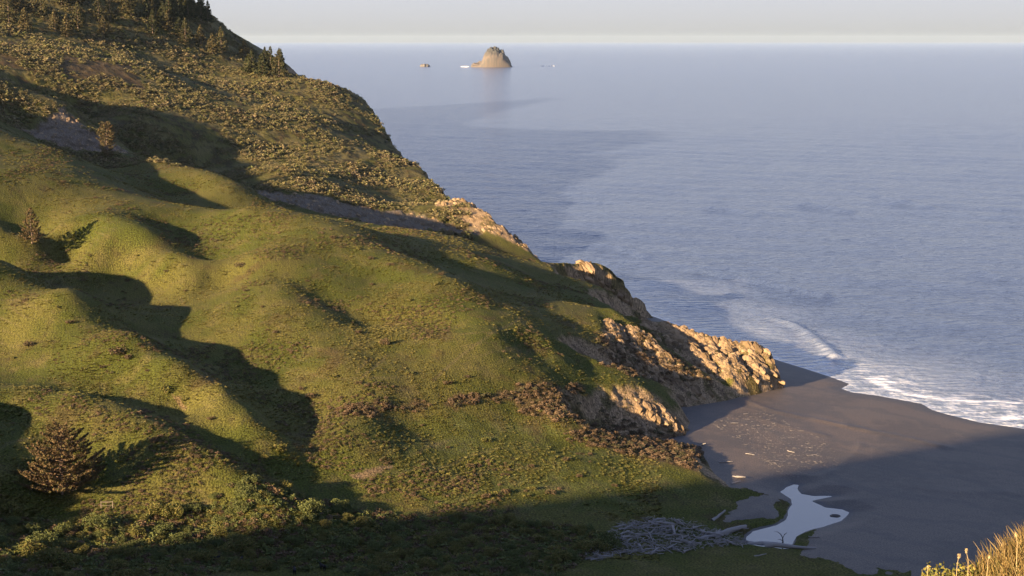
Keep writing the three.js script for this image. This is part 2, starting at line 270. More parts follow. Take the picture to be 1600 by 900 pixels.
function noiseTexture(size, f, colour) {   // a repeating grey pattern in bytes
  const data = new Uint8Array(size * size * 4);
  for (let j = 0; j < size; j++) for (let i = 0; i < size; i++) { const v = f(i / size, j / size), o = (j * size + i) * 4; for (let c = 0; c < 3; c++) data[o + c] = clamp(255 * (Array.isArray(v) ? v[c] : v), 0, 255); data[o + 3] = 255; }
  const t = new THREE.DataTexture(data, size, size, THREE.RGBAFormat); t.wrapS = t.wrapT = THREE.RepeatWrapping; t.magFilter = t.minFilter = THREE.LinearFilter; if (colour) t.colorSpace = THREE.SRGBColorSpace; t.needsUpdate = true; return t;
}
function tileable(f) { return (u, v) => { const a = f(u, v), b = f(u - 1, v), c = f(u, v - 1), d = f(u - 1, v - 1); const w = (a * (1 - u) + b * u) * (1 - v) + (c * (1 - u) + d * u) * v, k = Math.sqrt(((1 - u) ** 2 + u * u) * ((1 - v) ** 2 + v * v)); return w / k; }; }
const turfN = tileable((u, v) => fbm(u * 24, v * 24, 5));
const turfMap = noiseTexture(512, (u, v) => { const n = turfN(u, v); return 0.80 + 0.42 * n; }, true);
turfMap.repeat.set(1 / 13, 1 / 13);
const turfBump = noiseTexture(512, (u, v) => 0.5 + 0.7 * turfN(u, v)); turfBump.repeat.set(1 / 13, 1 / 13);
const grass = new THREE.MeshPhysicalMaterial({ specularIntensity: 0.2, color: 0xffffff, vertexColors: true, roughness: 0.95, map: turfMap, bumpMap: turfBump, bumpScale: 0.16 });
function gridMesh(name, cols, rows, place, material) {   // place(i, j) -> [x, y, z, r, g, b]
  const pos = new Float32Array(cols * rows * 3), col = new Float32Array(cols * rows * 3), uv = new Float32Array(cols * rows * 2), idx = new Uint32Array((cols - 1) * (rows - 1) * 6);
  let n = 0;
  for (let j = 0; j < rows; j++) for (let i = 0; i < cols; i++) {
    const p = place(i, j), o = (j * cols + i) * 3;
    pos[o] = p[0]; pos[o + 1] = p[1]; pos[o + 2] = p[2]; col[o] = p[3]; col[o + 1] = p[4]; col[o + 2] = p[5];
    uv[(j * cols + i) * 2] = p[0]; uv[(j * cols + i) * 2 + 1] = -p[2];
    if (i < cols - 1 && j < rows - 1) { const a = j * cols + i; idx[n++] = a; idx[n++] = a + 1; idx[n++] = a + cols; idx[n++] = a + 1; idx[n++] = a + cols + 1; idx[n++] = a + cols; }
  }
  const g = new THREE.BufferGeometry();
  g.setAttribute('position', new THREE.BufferAttribute(pos, 3)); g.setAttribute('color', new THREE.BufferAttribute(col, 3)); g.setAttribute('uv', new THREE.BufferAttribute(uv, 2));
  g.setIndex(new THREE.BufferAttribute(idx, 1)); g.computeVertexNormals();
  const m = new THREE.Mesh(g, material); m.name = name; m.castShadow = m.receiveShadow = true; m.userData.kind = 'structure'; scene.add(m);
  return m;
}
// column directions: even over the view, wider apart beyond it on the left
const dirs = []; { let t = -1.1; while (t < 0.30) { dirs.push(t); t += t < -0.42 ? 0.0012 + (-0.42 - t) * 0.05 : 0.0012; } }
const dist = []; { let d = 255; while (d < 2620) { dist.push(d); d += d * 0.0024; } }
gridMesh('hillside', dirs.length, dist.length, (i, j) => {
  const d = dist[j], x = clamp(dirs[i] * d, -755, 235), [h, rock] = surface(x, d);
  return [x, h, -d, ...landColor(x, d, rock)];
}, grass).userData.label = 'grassy coastal hills with spurs, gullies and eroded bluffs';

// the hill that the camera stands on: behind, left and below
function profile(n, P) { for (let i = 1; i < P.length; i++) if (n < P[i][0]) return lerp(P[i - 1][1], P[i][1], clamp((n - P[i - 1][0]) / (P[i][0] - P[i - 1][0]), 0, 1)); return P[P.length - 1][1]; }
const SHOULDER = [[-400, 140], [90, 146], [180, 160], [240, 167], [262, 160], [274, 135], [286, 116], [300, 103], [318, 84], [332, 64], [360, 40], [420, 10]];
function campHill(x, d) {
  const n = -0.602 * x + 0.799 * d, s = 0.799 * x + 0.602 * d;
  const face = 128.2 - Math.min(Math.max(0, d - 3), 60) * 0.58 - Math.max(0, d - 63) * 0.45 - 0.02 * Math.max(0, x - 40);
  return lerp(face, profile(n, SHOULDER), sstep(-70, -190, s)) + 2 * fbm(x * 0.02, d * 0.02, 3) * sstep(60, 160, Math.abs(x) + Math.abs(d));
}
gridMesh('foreground_hill', 150, 110, (i, j) => {
  const x = -760 + i * 7.6, d = -500 + j * 7;
  return [x, Math.max(campHill(x, d), -5), -d, ...landColor(x, d + 2000, 0).map((c, k) => lerp(c, PAL.olive[k], 0.6))];
}, grass).userData.label = 'grassy hill from which the view is taken';

// beach
const shore = [[40, 830], [50, 720], G(1000, 488, 0), G(1022, 495, 0), G(1080, 516, 0), G(1140, 535, 0), G(1215, 563, 0), G(1270, 580, 0), G(1300, 590, 0), G(1327, 600, 0), G(1314, 607, 0), G(1330, 613, 0), G(1370, 618, 0), G(1440, 631, 0), G(1455, 640, 0), G(1470, 645, 0), G(1530, 660, 0), G(1600, 670, 0), G(1800, 700, 0), [420, 380], [700, 250]];
const seaArea = [...shore, [2500, 250], [2500, 830]];
const berms = [[[[1150, 622], [1215, 645], [1290, 660], [1370, 676], [1440, 690], [1480, 700]], 0.42, 2.2], [[[1235, 750], [1275, 748], [1310, 735], [1335, 712], [1345, 695]], 0.3, 1.6], [[[1190, 655], [1230, 668], [1290, 682]], 0.22, 1.6], [[[1420, 760], [1480, 770], [1600, 772]], 0.15, 3]].map(([l, a, w]) => [l.map(([u, v]) => ground(u, v, 1.2)), a, w]);
function shoreSide(x, d) { const q = segDist(x, d, shore, false)[0]; return inside(x, d, seaArea) ? -q : q; }
function beachHeight(x, d, s = shoreSide(x, d)) {
  let h = s < 0 ? s * 0.045 : 1.7 * (1 - Math.exp(-s * 0.035));
  h += (0.12 * fbm(x * 0.05, d * 0.05, 2) + 0.05 * fbm(x * 0.4, d * 0.4, 3)) * sstep(3, 25, s);
  for (const [l, a, w] of berms) { const q = segDist(x, d, l, false)[0] / w; if (q < 3) h += a * Math.exp(-q * q) * (0.75 + 0.6 * noise(x * 0.2, d * 0.2)); }
  if (Math.abs(x - 85) < 60 && Math.abs(d - 385) < 70) {
    const w = pondSide(x, d);
    h = Math.min(h, 0.5 + w * (w > 0 ? 0.16 : 0.25));
  }
  return h;
}
const sandN = tileable((u, v) => fbm(u * 40, v * 40, 4));
const sandMap = noiseTexture(512, (u, v) => 0.84 + 0.4 * sandN(u, v), true); sandMap.repeat.set(1 / 17, 1 / 17);
const sandBump = noiseTexture(512, (u, v) => 0.5 + 0.6 * sandN(u, v)); sandBump.repeat.set(1 / 17, 1 / 17);
const sand = new THREE.MeshStandardMaterial({ color: 0xffffff, vertexColors: true, roughness: 0.62, map: sandMap, bumpMap: sandBump, bumpScale: 0.05 });
const SAND = [0.098, 0.075, 0.058], WET = [0.050, 0.047, 0.050];
gridMesh('beach', 520, 620, (i, j) => {
  const x = -5 + i * 0.75, d = 258 + j * 0.8, s = shoreSide(x, d), a = fbm(x * 0.03, d * 0.03, 3), b = fbm(x * 0.3, d * 0.3, 3);
  let k = mixc(SAND, [0.066, 0.052, 0.042], sstep(-0.25, 0.3, a + 0.5 * b)); k = mixc(k, [0.055, 0.047, 0.042], 0.55 * sstep(0.55, 0.95, Math.sin(s * 0.35 + 5 * fbm(x * 0.02, d * 0.02, 3)) + 0.5 * b)); k = mixc(WET, k, sstep(0, 7, s + 3 * b - 1));
  if (Math.abs(x - 85) < 45 && Math.abs(d - 385) < 50) k = mixc(WET, k, sstep(0.2, 2.4, pondSide(x, d) + 1.5 * b));
  return [x, beachHeight(x, d, s), -d, ...k];
}, sand).userData.label = 'dark sand beach at the mouth of the valley';

// water
const pondMat = new THREE.MeshPhysicalMaterial({ color: new THREE.Color(0.05, 0.06, 0.075), roughness: 0.03, ior: 2.0 });
{ const q = []; for (let i = 0; i < 40; i++) { const a = i / 40 * Math.PI * 2; q.push(new THREE.Vector2(85 + 34 * Math.cos(a), 384 + 40 * Math.sin(a))); }
  const g = new THREE.ShapeGeometry(new THREE.Shape(pondEdge.map((p) => { const c = [81, 380], k = 1.06; return new THREE.Vector2(c[0] + (p[0] - c[0]) * k, c[1] + (p[1] - c[1]) * k); }))); g.rotateX(-Math.PI / 2);
  const m = new THREE.Mesh(g, pondMat); m.position.y = 0.5; m.name = 'pond'; m.receiveShadow = true; m.userData = { kind: 'structure', label: 'still lagoon pond on the beach reflecting the sky' }; scene.add(m); }
const ripN = tileable((u, v) => fbm(u * 14 + 0.8 * noise(u * 5, v * 5), v * 40, 5));
const ripple = noiseTexture(1024, (u, v) => 0.5 + 0.62 * ripN(u, v)); ripple.repeat.set(1 / 130, 1 / 130); ripple.rotation = 0.12;
const seaMat = new THREE.MeshPhysicalMaterial({ color: 0xffffff, vertexColors: true, roughness: 0.14, ior: 2.1, bumpMap: ripple, bumpScale: 1.5 });
const rollers = [[[[1085, 424], [1140, 433], [1200, 445], [1245, 455], [1290, 464]], 2.0, 5], [[[1205, 498], [1235, 508], [1262, 522], [1288, 540], [1304, 558]], 1.5, 3], [[[1260, 320], [1290, 324], [1325, 331]], 2.2, 8], [[[1375, 306], [1410, 316], [1450, 324]], 2.2, 8], [[[940, 385], [970, 388], [1010, 400]], 1.6, 7], [[[1530, 425], [1570, 436], [1640, 446]], 1.8, 6], [[[1110, 326], [1145, 328], [1180, 336]], 1.8, 8]].map(([l, a, w]) => [l.map(([u, v]) => ground(u, v, 0)), a, w]);
const foamLine = [[[1362, 592], [1385, 604], [1420, 616], [1460, 622], [1500, 627], [1540, 628], [1592, 630]].map(([u, v]) => ground(u, v, 0)), [[1560, 655], [1600, 652], [1680, 660]].map(([u, v]) => ground(u, v, 0)), [[1362, 592], [1372, 590], [1395, 598]].map(([u, v]) => ground(u, v, 0))];
const seaDirs = []; { let t = -1.2; while (t < 1.2) { seaDirs.push(t); t += t < -0.3 ? 0.0015 + (-0.3 - t) * 0.08 : t > 0.42 ? 0.0015 + (t - 0.42) * 0.08 : 0.0015; } }
const seaDist = []; { let d = 340; while (d < 60000) { seaDist.push(d); d += d < 760 ? d * 0.0026 : d * Math.min(0.03, 0.0026 + (d - 760) * 0.0000045); } seaDist.push(60000); }
gridMesh('sea', seaDirs.length, seaDist.length, (i, j) => {
  const d = seaDist[j], x = seaDirs[i] * d, near = d < 760 && x > 20 && x < 320;
  const off = near ? -shoreSide(x, d) : 100;
  let y = 0;
  const grow = sstep(2, 45, off), step = d < 760 ? d * 0.0026 : d * Math.min(0.03, 0.0026 + (d - 760) * 0.0000045);
  if (step < 30) {
    const w = 1 - sstep(8, 30, step), p = x * 0.42 + d * 0.9 + 14 * fbm(x * 0.006, d * 0.006, 2);
    y += w * grow * (0.6 * Math.sin(p * 0.115) * (0.6 + fbm(x * 0.004 + 3, d * 0.01, 2)) + 0.5 * fbm(x * 0.022, d * 0.06, 3) + (step < 4 ? 0.16 * fbm(x * 0.09, d * 0.24, 3) : 0));
  }
  if (d < 1400) for (const [l, a, w] of rollers) { const r = segDist(x, d, l, false), q = r[0] / w; if (q < 3) y += a * Math.exp(-q * q) * (1 - 0.35 * Math.abs(noise(x * 0.1, d * 0.1))); }
  let k = [0.048, 0.068, 0.120];
  if (near) {
    k = mixc([0.165, 0.19, 0.235], k, sstep(4, 90, off + 30 * fbm(x * 0.02, d * 0.02, 3)));
    let foam = 0; const n = fbm(x * 0.16, d * 0.16, 4), m = fbm(x * 0.55 + 3, d * 0.55, 3);
    for (const l of foamLine) { const q = segDist(x, d, l, false)[0]; foam = Math.max(foam, (1 - sstep(0.6, 3.6 + 3 * n, q)) * 0.95); if (x > 140) foam = Math.max(foam, (1 - sstep(3, 16, q)) * sstep(-0.05, 0.35, n + 0.5 * m) * 0.55); }
    foam = Math.max(foam, sstep(-0.25, 0.5, n + 0.6 * m) * (1 - sstep(8, 42, off)) * sstep(95, 150, x) * 0.62, sstep(0.0, 0.5, n + 0.5 * m) * (1 - sstep(3, 12, off)) * 0.4, (1 - sstep(0.3, 1.3 + n, Math.abs(off - 0.6))) * 0.5);
    k = mixc(k, [0.74, 0.74, 0.74], clamp(foam, 0, 1));
  } else if (d < 2600 && d > 500 && x < 420) { const n = fbm(x * 0.012, d * 0.05, 4); k = mixc(k, [0.06, 0.082, 0.125], sstep(0, 0.5, n) * 0.6); }
  return [x, y - (off < 0 ? 0.6 * sstep(0, 6, -off) : 0), -d, ...k];
}, seaMat).userData.label = 'calm blue grey ocean with low swell and surf at the beach';
// ------------------------------------------------------------------ haze over the sea
scene.fog = new THREE.FogExp2(new THREE.Color(0.60, 0.78, 1.0), 0.000007);

// ------------------------------------------------------------------ things
const used = {};
function numbered(n) { used[n] = (used[n] ?? -1) + 1; return used[n] ? n + '_' + String(used[n]).padStart(3, '0') : n; }
function tag(o, label, category, group) { o.userData.label = label; o.userData.category = category; if (group) o.userData.group = group; return o; }
function mesh(name, geometry, material, parent) { const m = new THREE.Mesh(geometry, material); m.name = parent ? name : numbered(name); m.castShadow = m.receiveShadow = true; (parent || scene).add(m); return m; }
function thing(name, x, y, d, turn = 0) { const g = new THREE.Group(); g.name = numbered(name); g.position.set(x, y, -d); g.rotation.y = turn; scene.add(g); return g; }
function copy(src, x, y, d, turn, sx = 1, sy = sx) { const c = src.clone(); c.userData = {}; c.name = numbered(src.userData.base); c.position.set(x, y, -d); c.rotation.y = turn; c.scale.set(sx, sy, sx); scene.add(c); return c; }
const tint = (r, g, b, rough = 0.9) => new THREE.MeshPhysicalMaterial({ color: new THREE.Color(r, g, b), roughness: rough, specularIntensity: 0.25, vertexColors: true, side: THREE.DoubleSide });
class Faces {   // collects small faces with their own colours
  constructor() { this.p = []; this.c = []; this.i = []; }
  quad(a, b, c, d, k) { const n = this.p.length / 3; for (const q of [a, b, c, d]) { this.p.push(q[0], q[1], q[2]); this.c.push(k[0], k[1], k[2]); } this.i.push(n, n + 1, n + 2, n, n + 2, n + 3); }
  leaf(x, y, z, w, l, r, k) {   // a pointed leaf spray at random tilt
    const a = r() * 6.283, t = (r() - 0.5) * 2.4, ca = Math.cos(a), sa = Math.sin(a), ct = Math.cos(t), st = Math.sin(t), b = r() * 6.283;
    const ux = ca * ct, uy = st, uz = sa * ct; let vx = -sa * Math.cos(b) - ca * st * Math.sin(b), vy = ct * Math.sin(b), vz = ca * Math.cos(b) - sa * st * Math.sin(b);
    this.quad([x - ux * l, y - uy * l, z - uz * l], [x + vx * w, y + vy * w, z + vz * w], [x + ux * l, y + uy * l, z + uz * l], [x - vx * w, y - vy * w, z - vz * w], k);
  }
  tube(pts, radii, k, sides = 5) {
    const n0 = this.p.length / 3, V = pts.map((p) => new THREE.Vector3(...p));
    for (let i = 0; i < V.length; i++) {
      const t = new THREE.Vector3().subVectors(V[Math.min(i + 1, V.length - 1)], V[Math.max(i - 1, 0)]).normalize(), up = Math.abs(t.y) > 0.9 ? new THREE.Vector3(1, 0, 0) : new THREE.Vector3(0, 1, 0), a = new THREE.Vector3().crossVectors(t, up).normalize(), b = new THREE.Vector3().crossVectors(t, a);
      for (let s = 0; s < sides; s++) { const q = s / sides * 6.283, c = Math.cos(q) * radii[i], e = Math.sin(q) * radii[i]; this.p.push(V[i].x + a.x * c + b.x * e, V[i].y + a.y * c + b.y * e, V[i].z + a.z * c + b.z * e); this.c.push(...k); }
    }
    for (let i = 0; i < V.length - 1; i++) for (let s = 0; s < sides; s++) { const A = n0 + i * sides + s, B = n0 + i * sides + (s + 1) % sides; this.i.push(A, B, A + sides, B, B + sides, A + sides); }
    const ends = [0, (V.length - 1) * sides]; for (const e of ends) for (let s = 1; s < sides - 1; s++) this.i.push(n0 + e, n0 + e + s, n0 + e + s + 1);
  }
  build() { const g = new THREE.BufferGeometry(); g.setAttribute('position', new THREE.Float32BufferAttribute(this.p, 3)); g.setAttribute('color', new THREE.Float32BufferAttribute(this.c, 3)); g.setIndex(this.i); g.computeVertexNormals(); return g; }
}
const leafMat = tint(1, 1, 1, 0.85), barkMat = tint(1, 1, 1, 0.95);

// shrubs: leaves through several uneven clumps, on a few stems
function makeShrub(name, seed, clumps, leaves, size, shades) {
  const r = rng(seed), g = new THREE.Group(), f = new Faces(), st = new Faces(), C = [];
  for (let i = 0; i < clumps; i++) { const a = r() * 6.283, q = Math.sqrt(r()) * 0.75; C.push([Math.cos(a) * q, 0.35 + 0.5 * r() * (1.2 - q), Math.sin(a) * q, 0.26 + 0.2 * r(), r()]); }
  for (const c of C) {
    st.tube([[0, 0, 0], [c[0] * 0.4, c[1] * 0.55, c[2] * 0.4], [c[0], c[1], c[2]]], [0.03, 0.02, 0.008], [0.07, 0.055, 0.04], 4);
    for (let i = 0; i < leaves / clumps; i++) {
      const z = r() * 2 - 1, a = r() * 6.283, q = c[3] * (0.55 + 0.5 * Math.cbrt(r())), s = Math.sqrt(1 - z * z), k = shades[Math.floor(r() * shades.length)], b = 0.75 + 0.35 * c[4] + 0.2 * (r() - 0.5);
      const y = c[1] + z * q * 0.95; if (y < 0.01) continue;
      f.leaf(c[0] + Math.cos(a) * s * q, y, c[2] + Math.sin(a) * s * q, size * (0.35 + 0.3 * r()), size * (0.7 + 0.6 * r()), r, k.map((v) => v * b));
    }
  }
  mesh('foliage', f.build(), leafMat, g); mesh('stem', st.build(), barkMat, g);
  g.userData.base = name; return g;
}
const willowShades = [[0.105, 0.110, 0.028], [0.140, 0.125, 0.036], [0.075, 0.085, 0.024], [0.160, 0.130, 0.048]], bluShades = [[0.092, 0.108, 0.036], [0.108, 0.118, 0.042], [0.075, 0.092, 0.030]], brownShades = [[0.105, 0.070, 0.042], [0.085, 0.060, 0.035], [0.125, 0.088, 0.052], [0.06, 0.055, 0.028]];
const thicketKinds = [1, 2, 3].map((k) => makeShrub('thicket_shrub', 70 + k, 13, 1900, 0.065, willowShades)), darkKinds = [1, 2].map((k) => makeShrub('thicket_shrub', 80 + k, 13, 1900, 0.060, bluShades)), brushKinds = [1, 2, 3].map((k) => makeShrub('hill_shrub', 90 + k, 7, 320, 0.13, brownShades)), greenKinds = [1, 2].map((k) => makeShrub('hill_shrub', 96 + k, 7, 320, 0.13, willowShades));
// the thicket along the valley floor
let thicketZone;
{ const r = rng(5), placed = [];
  const zone = [[0, 790], [0, 905], [300, 905], [330, 868], [520, 870], [600, 905], [860, 905], [880, 870], [960, 830], [930, 800], [640, 800], [430, 772], [300, 800], [150, 815]].map(([u, v]) => ground(u, v, u < 500 ? 11.5 : 8));
  zone.unshift([-165, 330], [-160, 285]); thicketZone = zone;
  let n = 0;
  for (let t = 0; t < 6000 && n < 290; t++) {
    const x = -160 + r() * 210, d = 292 + r() * 75; if (!inside(x, d, zone)) continue;
    const size = 1.3 + 3.0 * r() * r(); if (placed.some((p) => (p[0] - x) ** 2 + (p[1] - d) ** 2 < (0.5 * (p[2] + size)) ** 2)) continue;
    placed.push([x, d, size]); n++;
    const dark = x > -38 || d < 305, k = r() < 0.45 ? darkKinds : thicketKinds, c = copy(k[n % k.length], x, landY(x, d) - 0.15, d, r() * 6.28, size, size * (0.72 + 0.35 * r()));
    if (dark) tag(c, 'leafy green shrub in the shaded part of the valley thicket', 'shrub', 'shaded thicket shrubs'); else tag(c, 'leafy green shrub in the sunlit part of the valley thicket', 'shrub', 'sunlit thicket shrubs');
  }
}
{ const r = rng(6), list = []; for (let t = 0; t < 20000 && list.length < 4200; t++) { const x = -160 + r() * 215, d = 290 + r() * 80; if (!inside(x, d, thicketZone)) continue; const w = 0.6 + 1.1 * r() * r(), k = r(), c = (k < 0.3 ? brownShades : k < 0.65 ? willowShades : bluShades)[Math.floor(r() * 3)]; list.push([x, d, w * 1.9, w * (0.7 + 0.7 * r()), c]); }
  scatter('thicket_undergrowth', clump(14, 70, 0.15), list, 'tangled undergrowth filling the valley thicket'); }
// mass of low growth: one instanced sheet per kind
function scatter(name, geometry, list, label) {   // list of [x, d, width, height, shade]
  const m = new THREE.InstancedMesh(geometry, leafMat, list.length), M = new THREE.Matrix4(), q = new THREE.Quaternion(), r = rng(list.length), up = new THREE.Vector3(0, 1, 0), k = new THREE.Color();
  list.forEach(([x, d, w, h, c], i) => { q.setFromAxisAngle(up, r() * 6.283); m.setMatrixAt(i, M.compose(new THREE.Vector3(x, landY(x, d) - 0.06 * h, -d), q, new THREE.Vector3(w, h, w))); m.setColorAt(i, k.setRGB(...c)); });
  m.name = name; m.castShadow = m.receiveShadow = true; m.userData = { kind: 'stuff', label, category: 'vegetation' }; scene.add(m); return m;
}
function tuft(seed, n, w, spread) { const r = rng(seed), f = new Faces(); for (let i = 0; i < n; i++) { const a = r() * 6.283, q = Math.sqrt(r()) * 0.3, l = 0.5 + 0.5 * r(), o = spread * (0.2 + r()), x = Math.cos(a) * q, z = Math.sin(a) * q, b = a + 1.57, c = 0.7 + 0.5 * r(); f.quad([x - Math.cos(b) * w, 0, z - Math.sin(b) * w], [x + Math.cos(b) * w, 0, z + Math.sin(b) * w], [x + Math.cos(a) * o * 0.5 + Math.cos(b) * w * 0.7, l * 0.75, z + Math.sin(a) * o * 0.5 + Math.sin(b) * w * 0.7], [x + Math.cos(a) * o, l, z + Math.sin(a) * o], [c, c, c * 0.95]); } return f.build(); }
function clump(seed, n, s) { const r = rng(seed), f = new Faces(); for (let i = 0; i < n; i++) { const z = r(), a = r() * 6.283, q = Math.sqrt(1 - z * z) * (0.3 + 0.25 * r()), c = 0.7 + 0.6 * r(); f.leaf(Math.cos(a) * q, z * (0.6 + 0.4 * r()), Math.sin(a) * q, s * 0.5, s, r, [c, c, c]); } return f.build(); }
{ const r = rng(21), tus = [], scrub = [], brush = [];
  for (let t = 0; t < 400000 && tus.length < 42000; t++) {
    const d = 330 + 480 * Math.pow(r(), 1.3), x = d * (-0.39 + 0.5 * r()); if (x > 30 && d < 520 && beachHeight(x, d) > landY(x, d)) continue;
    const n = fbm(x * 0.035 + 20, d * 0.035, 3) + 0.5 * fbm(x * 0.2, d * 0.2, 2); if (n + 0.55 * r() < 0.30) continue;
    const [h, rock] = terrainHeight(x, d); if (h < 2.5 || (rock > 0.5 && r() > 0.35)) continue;
    const w = 0.3 + 0.45 * r() * r() + (n > 0.6 ? 0.25 : 0), c = mixc(landColor(x, d, 0), r() < 0.3 ? PAL.brown : PAL.straw, 0.2 + 0.3 * r()), b = 0.95 + 0.4 * r();
    tus.push([x, d, w * 1.8, w * (0.4 + 0.3 * r()), c.map((v) => v * b)]);
  }
  for (let t = 0; t < 300000 && scrub.length < 36000; t++) {
    const d = 800 + 760 * Math.pow(r(), 1.15), x = d * (-0.39 + 0.36 * r()); const [h, rock] = terrainHeight(x, d); if (h < 3 || rock > 0.4) continue;
    const n = fbm(x * 0.02, d * 0.02, 3); if (n + 0.35 * fbm(x * 0.08 + 7, d * 0.08, 2) + 0.4 * r() < 0.12 || slips.some((q) => within(x, d, q[0], q[2]) > 0.4)) continue;
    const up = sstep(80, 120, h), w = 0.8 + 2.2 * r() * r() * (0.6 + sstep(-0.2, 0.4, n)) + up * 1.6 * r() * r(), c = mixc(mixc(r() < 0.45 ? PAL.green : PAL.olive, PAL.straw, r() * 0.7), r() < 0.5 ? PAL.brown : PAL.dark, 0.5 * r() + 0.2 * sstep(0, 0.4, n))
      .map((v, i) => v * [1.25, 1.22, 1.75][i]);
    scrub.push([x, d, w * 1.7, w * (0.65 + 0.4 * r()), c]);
  }
  for (let t = 0; t < 120000 && brush.length < 13000; t++) {
    const d = 335 + 460 * Math.pow(r(), 1.2), x = d * (-0.39 + 0.45 * r()), n = fbm(x * 0.028 + 60, d * 0.028, 4) + 0.4 * fbm(x * 0.15, d * 0.15, 2); if (n < 0.24 || r() < 0.4) continue;
    const [h, rock] = terrainHeight(x, d); if (h < 4 || rock > 0.4 || slips.some((q) => within(x, d, q[0], q[2]) > 0.4)) continue;
    const w = 0.4 + 0.55 * r() * r(), c = r() < 0.6 ? brownShades[Math.floor(r() * 4)] : willowShades[Math.floor(r() * 3)], b = 0.75 + 0.4 * r(); brush.push([x, d, w * 1.9, w * (0.6 + 0.4 * r()), c.map((v) => v * b)]);
  }
  for (const p of brackens.slice(0, 4)) { let x0 = 1e9, x1 = -1e9, d0 = 1e9, d1 = -1e9; for (const q of p) { x0 = Math.min(x0, q[0]); x1 = Math.max(x1, q[0]); d0 = Math.min(d0, q[1]); d1 = Math.max(d1, q[1]); }
    const N = (x1 - x0) * (d1 - d0) * 0.55; for (let t = 0; t < N; t++) { const x = x0 + r() * (x1 - x0), d = d0 + r() * (d1 - d0); if (within(x, d, p, 5) < 0.5 || r() < 0.25) continue; const y = landY(x, d); if (y < 1.5) continue; const w = 0.6 + 0.7 * r(), c = brownShades[Math.floor(r() * 4)], b = 0.8 + 0.5 * r(); brush.push([x, d, w * 1.9, w * (0.7 + 0.35 * r()), c.map((v) => v * b)]); } }
  scatter('grass_tussocks', tuft(3, 26, 0.07, 0.75), tus, 'countless grass tussocks over the near hillsides');
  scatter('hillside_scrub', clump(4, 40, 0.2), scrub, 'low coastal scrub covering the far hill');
  scatter('bracken_brush', clump(9, 60, 0.16), brush, 'brown bracken and brush on the eroded bluffs');
}
// broken rock on the headlands and scars
{ const r = rng(52), list = [], g0 = new THREE.IcosahedronGeometry(1, 1), a = g0.attributes.position, C = [];
  const key = new Map(); for (let i = 0; i < a.count; i++) { const q = [a.getX(i), a.getY(i), a.getZ(i)].map((v) => v.toFixed(3)).join(); if (!key.has(q)) key.set(q, 0.62 + 0.6 * r()); const k = key.get(q); a.setXYZ(i, a.getX(i) * k, a.getY(i) * k * 0.8, a.getZ(i) * k); C.push(1, 1, 1); }
  g0.setAttribute('color', new THREE.Float32BufferAttribute(C, 3)); g0.computeVertexNormals();
  const put = (P, n, lo, hi) => { let x0 = 1e9, x1 = -1e9, d0 = 1e9, d1 = -1e9; for (const q of P) { x0 = Math.min(x0, q[0]); x1 = Math.max(x1, q[0]); d0 = Math.min(d0, q[1]); d1 = Math.max(d1, q[1]); }
    for (let t = 0, c = 0; t < n * 30 && c < n; t++) { const x = x0 + r() * (x1 - x0), d = d0 + r() * (d1 - d0); if (!inside(x, d, P)) continue; c++; const s = lo + (hi - lo) * Math.pow(r(), 3), m = mixc(mixc(PAL.rock, PAL.rockDark, 0.25 + 0.75 * r()), PAL.brown, r() < 0.3 ? 0.6 : 0).map((v) => v * 0.85); list.push([x, d, s, s * (0.7 + 0.6 * r()), m]); } };
  crags.forEach((p, i) => put(p, [800, 600, 220, 420, 300][i], 0.35, i > 2 ? 2.6 : 2.2)); scars.forEach((p) => put(p, 260, 0.3, 1.8));
  for (let i = 22; i < toe.length - 3; i++) for (let t = 0; t < 14; t++) { const f = r(), A = toe[i], B = toe[i + 1], s = 0.2 + 0.8 * Math.pow(r(), 4); list.push([lerp(A[0], B[0], f) + 2.4 * (r() - 0.3), lerp(A[1], B[1], f) + 2.4 * (r() - 0.5), s, s * 0.8, mixc(PAL.rock, PAL.rockDark, 0.4 + 0.6 * r())]); }
  const m = new THREE.InstancedMesh(g0, barkMat, list.length), M = new THREE.Matrix4(), q = new THREE.Quaternion(), k = new THREE.Color();
  list.forEach(([x, d, s, h, c], i) => { q.setFromEuler(new THREE.Euler(0.5 + 0.5 * (r() - 0.5), 0.7 + 0.6 * (r() - 0.5), -0.55 + 0.5 * (r() - 0.5))); m.setMatrixAt(i, M.compose(new THREE.Vector3(x, Math.max(landY(x, d), -0.2) - 0.42 * s, -d), q, new THREE.Vector3(s * 0.55, h, s * (1.1 + 0.7 * r())))); m.setColorAt(i, k.setRGB(...c)); });
  m.name = 'broken_rock'; m.castShadow = m.receiveShadow = true; m.userData = { kind: 'stuff', label: 'broken tan rock and rubble on the headlands and landslips', category: 'rock' }; scene.add(m);
}
